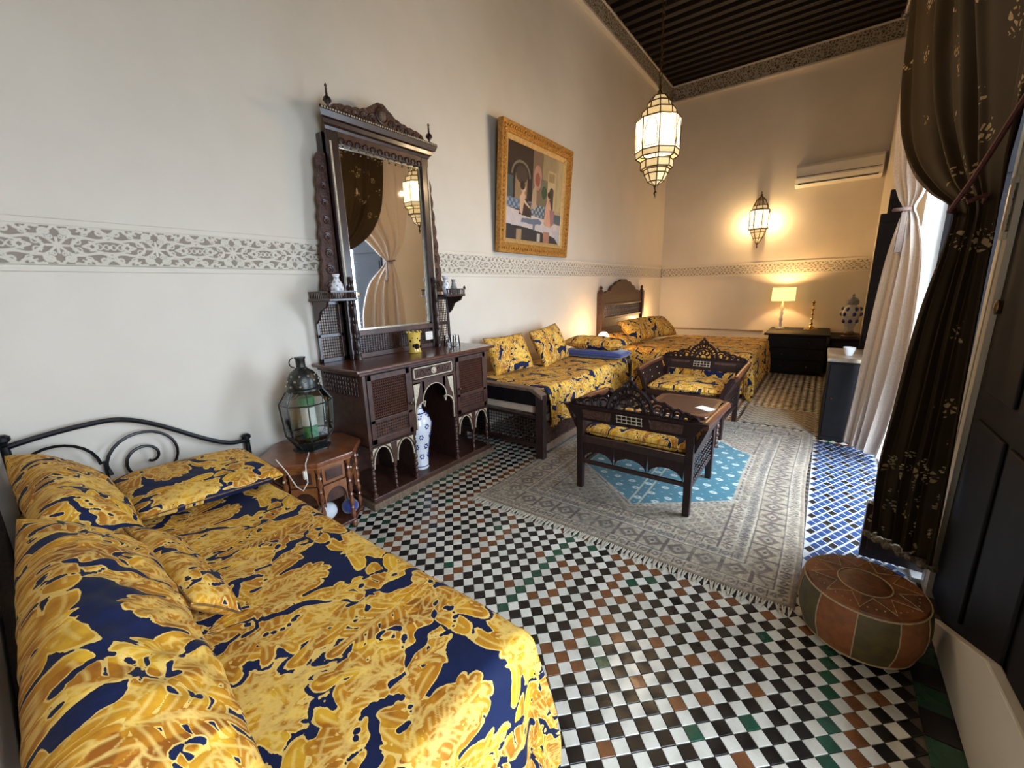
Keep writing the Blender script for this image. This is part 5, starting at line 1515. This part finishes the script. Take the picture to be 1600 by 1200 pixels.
MB().box(.135, .54, 8.33, 9.32, .57, .60).build('top', wood_black, sc_, False, .006)
dd = MB().box(.165, .515, 8.335, 8.352, .05, .54).build('door', wood_black, sc_, False, .004)
MB().ball((.20, 8.328, .32), .013, 8, 5).build('knob', brass_dk, dd)
jar = thing('ginger_jar', 'blue and white lidded ginger jar on a dark stand in the far right corner', 'jar', (.36, 8.6, .60))
MB().lathe((.36, 8.6, .60), [(.09, 0), (.10, .02), (.07, .04), (.085, .07), (.06, .10)], 14).build('stand', wood_old, jar)
MB().lathe((.36, 8.6, .70), [(.055, 0), (.06, .04), (.08, .12), (.118, .24), (.125, .30), (.10, .37), (.06, .40), (.06, .42)], 20).build('body', M('greyish porcelain', (.55, .54, .52), (.36, .35, .36), 30, .2, coat=.4), jar)
mb = MB()
for k in range(6):
    for row, r in ((.16, .092), (.27, .122), (.35, .108)):
        a = 2*PI*k/6+row*3; mb.ball((.36+r*math.cos(a), 8.6+r*math.sin(a), .70+row), .028, 6, 4, 1.3)
mb.build('painted_flowers', cobalt, jar, kind='stuff')
MB().lathe((.36, 8.6, 1.12), [(.078, 0), (.082, .012), (.082, .06), (.055, .10), (.018, .12), (.012, .13), (.022, .145), (.012, .16), (.003, .17)], 18).build('lid', M('grey blue lid', (.20, .21, .24), (.12, .13, .16), 20, .25, coat=.4), jar)
cup = MB().lathe((.24, 5.05, .80), [(.03, 0), (.034, .01), (.045, .05), (.05, .075), (.046, .075), (.03, .015)], 16)
solo('white_bowl', cup, porc, 'small white bowl on the black cabinet beside the cream curtain', 'bowl', (.24, 5.05, .80))
nc = thing('low_cabinet', 'black cabinet with a painted pale reflection on top between the cream curtain and the floor rug', 'cabinet', (.31, 5.15, 0))
MB().box(.095, .52, 4.80, 5.52, 0, .765).build('body', wood_black, nc, False, .006)
MB().box(.08, .53, 4.78, 5.54, .765, .80).build('top', M('cabinet top with painted reflection', (.36, .29, .20), (.22, .17, .12), 14, .35), nc, False, .006)  # light reflected by the top is put into its pale colour
dd = MB().box(.11, .505, 4.788, 4.802, .04, .74).build('door', wood_black, nc, False, .004)
MB().ball((.15, 4.782, .42), .012, 8, 5).build('knob', brass_dk, dd)

# ------------------------------------------------------------------ air conditioner
ac = thing('air_conditioner', 'white split air conditioner high on the far wall', 'air conditioner', (-.07, 9.24, 3.25))
MB().prism([(YF-.002, 3.10), (YF-.002, 3.45), (YF-.19, 3.45), (YF-.225, 3.40), (YF-.225, 3.22), (YF-.19, 3.13), (YF-.12, 3.10)][::-1], 'x', -.65, .50).build('housing', white_pl, ac, False, .008)
MB().box(-.63, .48, YF-.229, YF-.222, 3.245, 3.255).build('front_seam', dark_pl, ac, False)
MB().hexa([(-.60, YF-.215, 3.165), (.45, YF-.215, 3.165), (.45, YF-.205, 3.15), (-.60, YF-.205, 3.15), (-.60, YF-.232, 3.225), (.45, YF-.232, 3.225), (.45, YF-.222, 3.232), (-.60, YF-.222, 3.232)]).build('air_flap', white_pl, ac, False, .003)
MB().box(-.60, .45, YF-.21, YF-.17, 3.128, 3.14).build('outlet_slot', dark_pl, ac, False)

# ------------------------------------------------------------------ brass lanterns
def brass_lantern(nm, label, c, levels, ns, kinds, half=False, cat='lantern', bar=.006, dome_ribs=True):
    t = thing(nm, label, cat, c)
    a0 = PI/ns
    rg = lambda r, z: [(c[0]+r*math.cos(a0+2*PI*k/ns), c[1]+r*math.sin(a0+2*PI*k/ns), c[2]+z) for k in range(ns)]
    fr = MB()
    for i, (r, z) in enumerate(levels): fr.tube(rg(r, z), bar, 5, True)
    for k in range(ns): fr.tube([rg(r, z)[k] for r, z in levels], bar*.9, 5)
    fr.build('frame', brass_dk, t)
    for i in range(len(levels)-1):
        if kinds[i] is None: continue
        A_, B_ = rg(*levels[i]), rg(*levels[i+1])
        for k in range(ns):
            k2 = (k+1) % ns
            p = [A_[k], A_[k2], B_[k2], B_[k]]
            MB().add(p, [(0, 1, 2, 3)]).build('glass_panel', glow_white if kinds[i] == 'w' else glow_dim, t, False)
            if kinds[i] == 'w':   # pierced arch fretwork in front of the pane
                P0, P1, P3 = Vector(p[0]), Vector(p[1]), Vector(p[3])
                eu, ev = (P1-P0), (P3-P0); n_ = eu.cross(ev).normalized()
                out = Vector((P0.x+P1.x, P0.y+P1.y, 0))/2-Vector((c[0], c[1], 0))
                if n_.dot(out) < 0: n_ = -n_
                q = lambda u, v: P0+eu*u+ev*v+n_*.003
                up = levels[i+1][1] > levels[i][1]
                vv = (lambda v: v) if up else (lambda v: 1-v)
                outline = [q(.18, vv(.08)), q(.10, vv(.2)), q(.16, vv(.32)), q(.12, vv(.5)), q(.16, vv(.68)), q(.22, vv(.74)), q(.25, vv(.84)), q(.5, vv(.96)), q(.75, vv(.84)), q(.78, vv(.74)), q(.84, vv(.68)), q(.88, vv(.5)), q(.84, vv(.32)), q(.90, vv(.2)), q(.82, vv(.08))]
                mb = MB().tube(outline, .0028, 4, True)
                mb.build('fretwork', brass_dk, t)
    return t
CX, CY = -1.275, 3.80
lev = [(.012, -.0), (.065, .03), (.096, .09), (.104, .125), (.130, .130), (.130, .190), (.170, .215), (.178, .26), (.178, .50), (.138, .515), (.132, .57), (.100, .578), (.090, .63), (.052, .675), (.012, .69)]
kd = ['d', 'd', 'd', None, 'd', None, 'd', 'w', None, 'd', None, 'd', 'd', None]
ch = brass_lantern('hanging_lantern', 'large lit octagonal brass and glass lantern hanging on a chain', (CX, CY, 2.335), lev, 8, kd)
MB().lathe((CX, CY, 2.235), [(.003, 0), (.006, .015), (.016, .04), (.006, .06), (.012, .075), (.02, .11), (.012, .115)], 10).build('finial', brass_dk, ch)
MB().lathe((CX, CY, 3.02), [(.014, 0), (.02, .02), (.008, .04), (.014, .06), (.005, .085)], 10).build('cap', brass_dk, ch)
chn = MB(); z = 3.10; k = 0
while z < 5.26:
    ax = (1, 0) if k % 2 else (0, 1)
    chn.tube([(CX+ax[0]*.012*math.cos(a), CY+ax[1]*.012*math.cos(a), z+.026+.026*math.sin(a)) for a in [2*PI*i/8 for i in range(8)]], .0042, 4, True)
    z += .041; k += 1
chn.build('chain', brass_dk, ch)
MB().lathe((CX, CY, 5.23), [(.03, 0), (.07, .03), (.07, .06)], 14).build('ceiling_rose', brass_dk, ch)
for k in range(4):
    a = PI/4+PI/2*k
    bulb('hanging_lantern_light', (CX+.192*math.cos(a), CY+.192*math.sin(a), 2.72), (1.0, .72, .42), 13, .012)
lev2 = [(.012, -.0), (.075, .10), (.125, .20), (.13, .25), (.165, .26), (.165, .58), (.13, .60), (.12, .66), (.07, .77), (.012, .82)]
sn = brass_lantern('wall_lantern', 'lit brass and glass lantern fixed to the far wall beside the air conditioner', (-1.13, 9.13, 2.20), lev2, 8, ['d', 'd', 'd', None, 'w', None, 'd', None, None], bar=.008)
MB().lathe((-1.13, 9.13, 2.12), [(.003, 0), (.014, .03), (.006, .05), (.012, .08)], 10).build('finial', brass_dk, sn)
MB().lathe((-1.13, 9.13, 3.01), [(.012, 0), (.02, .03), (.006, .06), (.01, .09)], 10).build('cap', brass_dk, sn)
MB().box(-1.17, -1.09, 9.28, 9.348, 2.40, 2.90).build('wall_plate', brass_dk, sn, False, .005)
for z_ in (2.46, 2.80): MB().tube([(-1.13, 9.29, z_), (-1.13, 9.30, z_)], .02, 8).build('bracket', brass_dk, sn)
bulb('wall_lantern_light', (-.95, 9.13, 2.58), (1.0, .66, .30), 12, .012)
bulb('wall_lantern_light', (-1.31, 9.13, 2.58), (1.0, .66, .30), 12, .012)

# ------------------------------------------------------------------ framed painting
PW, PH = 1.44, 1.27
def painting_cols(n, m_):
    u = np.linspace(0, 1, n); v = np.linspace(0, 1, m_)
    U, V = np.meshgrid(u, v, indexing='ij')
    c = np.zeros(U.shape+(3,)); c[:] = (.30, .22, .12)
    def put(mask, col, a=1.0): c[mask] = c[mask]*(1-a)+np.array(col)*a
    poly = lambda pts: inpoly(U, V, pts)
    put(U < .42, (.020, .016, .018)); put((U < .40) & (V > .78), (.035, .022, .018))
    put((U > .13) & (U < .33) & (V > .40) & (V < .70), (.23, .15, .08)); put(np.hypot(U-.23, (V-.70)*1.1) < .10, (.05, .035, .03))
    put((np.abs(np.hypot(U-.22, (V-.68))-.15) < .012) & (V > .68), (.16, .13, .09))
    put((U < .09) & (V > .40) & (V < .66), (.05, .07, .08))
    put((U > .42) & (U < .60), (.17, .11, .07)); put((np.hypot((U-.51), (V-.72)*.55) < .075), (.38, .20, .15)); put(np.hypot(U-.51, (V-.70)*.6) < .045, (.22, .07, .05))
    put((U > .57) & (U < .70) & (V > .42) & (V < .72), (.14, .13, .08)); put((np.hypot(U-.64, (V-.58)*.7) < .05), (.03, .06, .035))
    put((U > .70) & (U < .86) & (V > .30) & (V < .84), (.46, .34, .18)); put((U > .72) & (U < .84) & (V > .72) & (V < .82), (.28, .20, .10))
    put((U > .745) & (U < .825) & (V > .36) & (V < .62), (.035, .03, .03)); put(np.hypot(U-.785, (V-.62)) < .04, (.035, .03, .03))
    put(U > .86, (.36, .27, .14)); put((U > .90) & (V > .4), (.42, .32, .17))
    k = (np.sin(U*90)*np.sin(V*80) > .1)
    put((V > .33) & (V < .44) & (U < .42), (.06, .10, .17)); put((V > .33) & (V < .44) & (U < .42) & k, (.20, .25, .30))
    put((V > .28) & (V < .42) & (U > .42) & (U < .70), (.05, .09, .15)); put((V > .28) & (V < .42) & (U > .42) & (U < .70) & k, (.25, .28, .28))
    put((V > .22) & (V < .36) & (U > .84), (.06, .09, .12))
    put(V < .335-.10*U, (.50, .42, .38)); put(V < .30-.12*U, (.46, .42, .42))
    put(V < .175-.10*U**2-.02, (.020, .022, .032)); put((V < .16) & (U > .80) & (V > .16-(U-.80)*.9), (.40, .38, .40))
    put((V < .12) & (U > .17) & (U < .26), (.30, .20, .12)); put((V < .10) & (U > .54) & (U < .60), (.40, .38, .33)); put((V < .13) & (U > .66) & (U < .78), (.33, .15, .10))
    # seated woman on the left
    put(poly([(.20,.28),(.42,.26),(.40,.40),(.32,.46),(.24,.42)]), (.028, .018, .022))
    put(poly([(.215,.30),(.21,.47),(.26,.53),(.31,.49),(.28,.40),(.26,.28)]), (.50, .32, .21))
    put(np.hypot((U-.265), (V-.565)*.9) < .042, (.50, .33, .23)); put(np.hypot((U-.25), (V-.59)*.9) < .042, (.02, .015, .015))
    put(poly([(.27,.46),(.38,.385),(.40,.36),(.37,.37),(.27,.42)]), (.52, .35, .24))
    # standing figure in the middle
    put(poly([(.41,.36),(.43,.58),(.48,.64),(.50,.55),(.50,.38)]), (.36, .25, .16))
    # reclining blue figure
    put(poly([(.24,.20),(.26,.245),(.45,.255),(.56,.265),(.62,.235),(.60,.205),(.50,.20),(.49,.13),(.455,.13),(.45,.19)]), (.11, .14, .20))
    # pink draped woman on the right
    put(poly([(.66,.22),(.68,.42),(.71,.52),(.76,.50),(.80,.40),(.84,.24),(.80,.185),(.70,.20)]), (.52, .27, .19))
    put(poly([(.76,.40),(.86,.40),(.86,.24),(.80,.20)]), (.25, .13, .13))
    put(np.hypot((U-.735), (V-.545)*.9) < .033, (.48, .31, .22)); put(np.hypot((U-.745), (V-.57)*.9) < .036, (.03, .02, .02))
    c *= (1+.10*wob(U*3, V*3, 2))[..., None]
    return np.clip(c, 0, 1)
def inpoly(U, V, pts):
    ins = np.zeros(U.shape, bool); n = len(pts)
    for i in range(n):
        (x0, y0), (x1, y1) = pts[i], pts[(i+1) % n]
        cond = ((y0 > V) != (y1 > V)) & (U < (x1-x0)*(V-y0)/(y1-y0+1e-12)+x0)
        ins ^= cond
    return ins
pt_ = thing('framed_painting', 'large painting of women at a tiled terrace pool in a gilded carved frame', 'painting', (XL+.03, 4.30, 1.90), 0, world=False)
pt_.rotation_euler = (0, math.radians(4.5), 0)
fwid = .155
n, m2 = 170, 150
Y_, Z_ = np.meshgrid(np.linspace(-PW/2+fwid, PW/2-fwid, n), np.linspace(fwid, PH-fwid, m2), indexing='ij')
grid_object('canvas', np.stack([np.full(Y_.shape, .018), Y_, Z_], -1), paint_m, parent=pt_, cols=painting_cols(n, m2))
def frame_side(p0, p1, q0, q1, x0, x1, mat, nm, xi):
    """outer edge p0-p1, inner edge q0-q1 (y,z)"""
    MB().add([(x0, *p0), (x0, *p1), (x0, *q1), (x0, *q0), (x1, *p0), (x1, *p1), (xi, *q1), (xi, *q0)],
             [(0,3,2,1),(4,5,6,7),(0,1,5,4),(1,2,6,5),(2,3,7,6),(3,0,4,7)]).build(nm, mat, pt_, False, .006, world=False)
def rect(h0): return [(-PW/2+h0, h0), (PW/2-h0, h0), (PW/2-h0, PH-h0), (-PW/2+h0, PH-h0)]
a_, b_, c_ = rect(0), rect(.105), rect(fwid)
for k in range(4):
    frame_side(a_[k], a_[(k+1) % 4], b_[k], b_[(k+1) % 4], 0, .065, gilt, 'frame_moulding', .045)
    frame_side(b_[k], b_[(k+1) % 4], c_[k], c_[(k+1) % 4], .0, .040, gilt_in, 'inner_moulding', .022)
bd_ = MB()
pr = rect(.05)
for k in range(4):
    (y0, z0), (y1, z1) = pr[k], pr[(k+1) % 4]; nn = int(math.hypot(y1-y0, z1-z0)/.042)
    for i in range(nn):
        y = y0+(y1-y0)*i/nn; z = z0+(z1-z0)*i/nn; bd_.ball((.060, y, z), .017 if i % 2 else .012, 7, 4, 1)
bd_.build('carved_ornament', gilt, pt_, world=False)
MB().box(-.004, .001, -PW/2+.03, PW/2-.03, .03, PH-.03).build('backing', wood_old, pt_, False, world=False)

# ------------------------------------------------------------------ rugs
RX0, RX1, RY0, RY1 = -1.925, .05, 2.07, 4.93
def rug_cols(n, m_):
    x = np.linspace(RX0, RX1, n); y = np.linspace(RY0, RY1, m_)
    X, Y = np.meshgrid(x, y, indexing='ij')
    cx, cy = (RX0+RX1)/2, (RY0+RY1)/2
    dx, dy = np.abs(X-cx), np.abs(Y-cy)
    e = np.minimum((RX1-RX0)/2-dx, (RY1-RY0)/2-dy)
    c = np.zeros(X.shape+(3,)); c[:] = (.42, .37, .30)
    def put(mask, col, a=1.0): c[mask] = c[mask]*(1-a)+np.array(col)*a
    r_ = np.random.default_rng(3)
    # field: small repeated motifs
    k1 = (np.sin(X*2*PI/.075)*np.sin(Y*2*PI/.075) > .25)
    k2 = (np.sin(X*2*PI/.0375+1)*np.cos(Y*2*PI/.0375) > .35)
    put(k1, (.17, .13, .10), .75); put(k2, (.50, .45, .38), .8)
    put(((X*26).astype(int)+(Y*26).astype(int)) % 5 == 0, (.24, .17, .12), .45)
    # borders
    def stripe(a, b, col, al=1.0): put((e >= a) & (e < b), col, al)
    stripe(0, .022, (.30, .25, .20)); stripe(.022, .032, (.50, .45, .38))
    along = np.where(e == (RX1-RX0)/2-dx, Y, X)
    def motif(a, b, ground, fig, per, ph=0):
        stripe(a, b, ground)
        mid = (a+b)/2; hw = (b-a)/2
        s = (along/per+ph) % 1-.5
        d = np.abs(s)*per/hw*.9+np.abs(e-mid)/hw
        put((e >= a) & (e < b) & (d < .85), fig); put((e >= a) & (e < b) & (d < .42), ground); put((e >= a) & (e < b) & (d < .18), (.10, .10, .13))
        put((e >= a) & (e < b) & (np.abs(np.abs(s)-.5) < .06), (.16, .12, .10))
    motif(.032, .085, (.46, .41, .34), (.19, .15, .13), .065)
    stripe(.085, .094, (.55, .50, .43)); stripe(.094, .100, (.13, .10, .09))
    motif(.100, .245, (.44, .39, .31), (.20, .15, .12), .15)
    stripe(.245, .251, (.13, .10, .09)); stripe(.251, .260, (.55, .50, .43))
    motif(.260, .315, (.40, .36, .30), (.15, .13, .14), .062, .3)
    stripe(.315, .325, (.52, .48, .42))
    motif(.325, .395, (.48, .43, .36), (.24, .17, .12), .085, .1)
    stripe(.395, .405, (.16, .12, .10))
    # hexagonal teal medallion
    hw, hl, tip = .565, .475, .44
    hexd = np.maximum(dx-hw, dy-(hl+tip*(1-dx/hw)))
    put(hexd < .05, (.50, .46, .40)); put((hexd < .038) & (hexd > .022) & ((np.floor((X+Y)*34) % 2) == 0), (.12, .10, .09))
    teal = hexd < 0
    put(teal, (.005, .105, .135))
    # scattered pale flowers on the teal
    gx, gy = .125, .125
    row = np.floor((Y-cy)/gy); fx = ((X-cx)/gx+.5*(row % 2)) % 1-.5; fy = ((Y-cy)/gy) % 1-.5
    jit = .12*np.sin(row*3.1+np.floor((X-cx)/gx+.5*(row % 2))*1.7)
    dd = np.hypot(fx*gx*.8, (fy+jit)*gy)
    put(teal & (dd < .022), (.42, .46, .40)); put(teal & (dd < .008), (.10, .22, .22))
    dd2 = np.hypot(((X-cx)/gx+.5*(row % 2)+.5) % 1*gx-.5*gx, ((Y-cy)/gy+.5) % 1*gy-.5*gy)
    put(teal & (dd2 < .009), (.30, .36, .32))
    put(teal & (np.abs(X-cx) < .040) & (np.abs(X-cx) > .026), (.34, .34, .24))
    # wear
    w_ = wob(X, Y, 1.1, 4)*.5+wob(X*2.3, Y*2.1, 2.2, 1)*.3+r_.normal(0, .10, X.shape)
    wear = np.clip(w_*1.0+.06, 0, .6)[..., None]
    c = np.where(teal[..., None], c*(1+.12*w_[..., None]), c*(1-wear)+np.array((.40, .355, .285))*wear)
    c *= (1+.10*r_.normal(0, 1, X.shape))[..., None]
    big = wob(X*.55, Y*.5, 1.0, 6)*.5+wob(X*2.1+3, Y*1.9, 1.3, 2)*.5
    mott = r_.normal(0, 1, (n//3+1, m_//3+1)).repeat(3, 0).repeat(3, 1)[:n, :m_]
    c = np.where(teal[..., None], c, (np.clip((c-.30)*1.25+.30, .02, 1)*np.array((.66, .585, .475))*.84)*(1+.22*big+.16*mott)[..., None])
    return np.clip(c, 0, 1)
n, m2 = 290, 420
X_, Y_ = np.meshgrid(np.linspace(RX0, RX1, n), np.linspace(RY0, RY1, m2), indexing='ij')
Zr = .0095+.0022*wob(X_, Y_, .8, 1)
edge_ = np.minimum.reduce([X_-RX0, RX1-X_, Y_-RY0, RY1-Y_]); Zr = np.where(edge_ < .006, .003, Zr)
rug = grid_object('rug', np.stack([X_+.010*np.sin(Y_*3), Y_+.008*np.sin(X_*4), Zr], -1), rug_m, cols=rug_cols(n, m2), off=((RX0+RX1)/2, RY0, 0), ang=0)
rug.location = ((RX0+RX1)/2, RY0, 0)
tag(rug, 'large worn beige rug with a teal hexagonal medallion under the armchairs', 'rug')
fm = MB(); k = 0
x = RX0+.008
while x < RX1:
    dx_ = rng.normal(0, .007); l_ = .055+rng.uniform(0, .02)
    y0 = RY0+.008*math.sin(x*4)
    for s in (-1, 1):
        fm.tube([(x+s*.006-(RX0+RX1)/2, y0+.004-RY0, .006), (x+s*.004+dx_*.4-(RX0+RX1)/2, y0-l_*.45-RY0, .008), (x+dx_-(RX0+RX1)/2, y0-l_-RY0, .004)], [.0035, .005, .002], 4)
    fm.ball((x+dx_*.4-(RX0+RX1)/2, y0-l_*.42-RY0, .008), .0065, 5, 3)
    x += .026; k += 1
o = fm.build('fringe', fringe_m, rug, world=False); o['kind'] = 'stuff'
def rug2_cols(n, m_):
    X, Y = np.meshgrid(np.linspace(0, 1, n), np.linspace(0, 1, m_), indexing='ij')
    c = np.zeros(X.shape+(3,)); c[:] = (.36, .28, .17)
    k = wob(X*3, Y*5, 2.2)
    c[k > .25] = (.50, .42, .27); c[k < -.3] = (.17, .11, .06)
    b = np.minimum(np.minimum(X, 1-X)*.75, np.minimum(Y, 1-Y)*.9)
    c[(b < .09) & (b > .02)] = (.20, .14, .08); c[((np.floor(X*22)+np.floor(Y*22)) % 3 == 0) & (b < .09) & (b > .02)] = (.45, .38, .26)
    return c
X_, Y_ = np.meshgrid(np.linspace(-.62, .06, 110), np.linspace(4.99, 5.75, 110), indexing='ij')
r2_ = grid_object('bedside_rug', np.stack([X_, Y_, .008+.002*wob(X_, Y_, 1.5)], -1), rug_m, cols=rug2_cols(110, 110), off=(-.28, 5.37, 0), ang=0)
r2_.location = (-.28, 5.37, 0); tag(r2_, 'small golden brown rug on the floor at the foot of the double bed', 'rug')

# ------------------------------------------------------------------ leather pouf
PX, PY, PR, PZ = .268, 2.07, .205, .24
pf = thing('leather_pouf', 'round patchwork leather pouf in orange and olive at the bottom right of the rug', 'pouf', (PX, PY, 0))
prof = [(.80, .012), (.93, .03), (1.03, .10), (1.06, .16), (1.04, .22), (1.0, .262)]
mats = [leather_tan, leather_olive]
for k in range(10):
    vs = []; fs = []; seg = 7
    for (r, z) in prof:
        for i in range(seg+1):
            a = 2*PI*(k+i/seg)/10+.18; bul = 1+.018*math.sin(PI*i/seg)
            vs.append((PX+PR*r*bul*math.cos(a), PY+PR*r*bul*math.sin(a), z*PZ/.262))
    for j in range(len(prof)-1):
        for i in range(seg): fs.append((j*(seg+1)+i, j*(seg+1)+i+1, (j+1)*(seg+1)+i+1, (j+1)*(seg+1)+i))
    g_ = MB().add(vs, fs).build('side_panel', mats[k % 2], pf)
    if k % 2: g_['label'] = 'olive leather side panel'
    MB().tube([(PX+PR*r*1.005*math.cos(2*PI*k/10+.18), PY+PR*r*1.005*math.sin(2*PI*k/10+.18), z*PZ/.262) for r, z in prof], .0022, 5).build('seam', stitch, pf)
for k in range(10):
    vs = []; fs = []; seg = 7; rs = [1.0, .96, .72, .44]
    zs = [PZ, PZ+.012, PZ+.020, PZ+.016]
    for r, z in zip(rs, zs):
        for i in range(seg+1):
            a = 2*PI*(k+i/seg)/10+.18; vs.append((PX+PR*r*math.cos(a), PY+PR*r*math.sin(a), z))
    for j in range(3):
        for i in range(seg): fs.append((j*(seg+1)+i, j*(seg+1)+i+1, (j+1)*(seg+1)+i+1, (j+1)*(seg+1)+i))
    MB().add(vs, fs).build('top_panel', leather_brown if k % 2 else leather_tan, pf)
MB().lathe((PX, PY, PZ), [(PR*.44, .014), (PR*.40, .020), (PR*.2, .022), (.001, .022)], 30, cap=False).build('top_disc', leather_brown, pf)
MB().tube([(PX+PR*1.0*math.cos(2*PI*k/40), PY+PR*1.0*math.sin(2*PI*k/40), PZ+.002) for k in range(40)], .0035, 5, True).build('piping', stitch, pf)
MB().tube([(PX+PR*.93*math.cos(2*PI*k/40), PY+PR*.93*math.sin(2*PI*k/40), .022) for k in range(40)], .0035, 5, True).build('piping', stitch, pf)
MB().tube([(PX+PR*.44*math.cos(2*PI*k/30), PY+PR*.44*math.sin(2*PI*k/30), PZ+.0185) for k in range(30)], .003, 5, True).build('disc_ring', stitch, pf)
star = MB(); sp = []
for k in range(20):
    a = 2*PI*k/20+.18; r = PR*(.90 if k % 2 == 0 else .52); sp.append((PX+r*math.cos(a), PY+r*math.sin(a), PZ+(.0175 if k % 2 == 0 else .0215)))
star.tube(sp, .0022, 4, True)
for k in range(40):
    a = 2*PI*k/40; r = PR*.82; star.ball((PX+r*math.cos(a), PY+r*math.sin(a), PZ+.018), .0032, 4, 3)
star.build('star_stitching', stitch, pf)

# fine repeated detail that is too small to pick apart singly
for o in bpy.data.objects:
    if o.type == 'MESH' and o.parent and o.name.split('.')[0] in ('lattice', 'side_lattice', 'window_lattice', 'gallery_rail', 'pierced_valance', 'bone_dentils', 'applique_flowers', 'scalloped_hem', 'carved_ornament', 'star_stitching', 'bosses', 'carving', 'carved_panel', 'bone_inlay', 'pierced_crest', 'crenellated_rim', 'openings', 'dark_collars', 'chain'):
        o['kind'] = 'stuff'
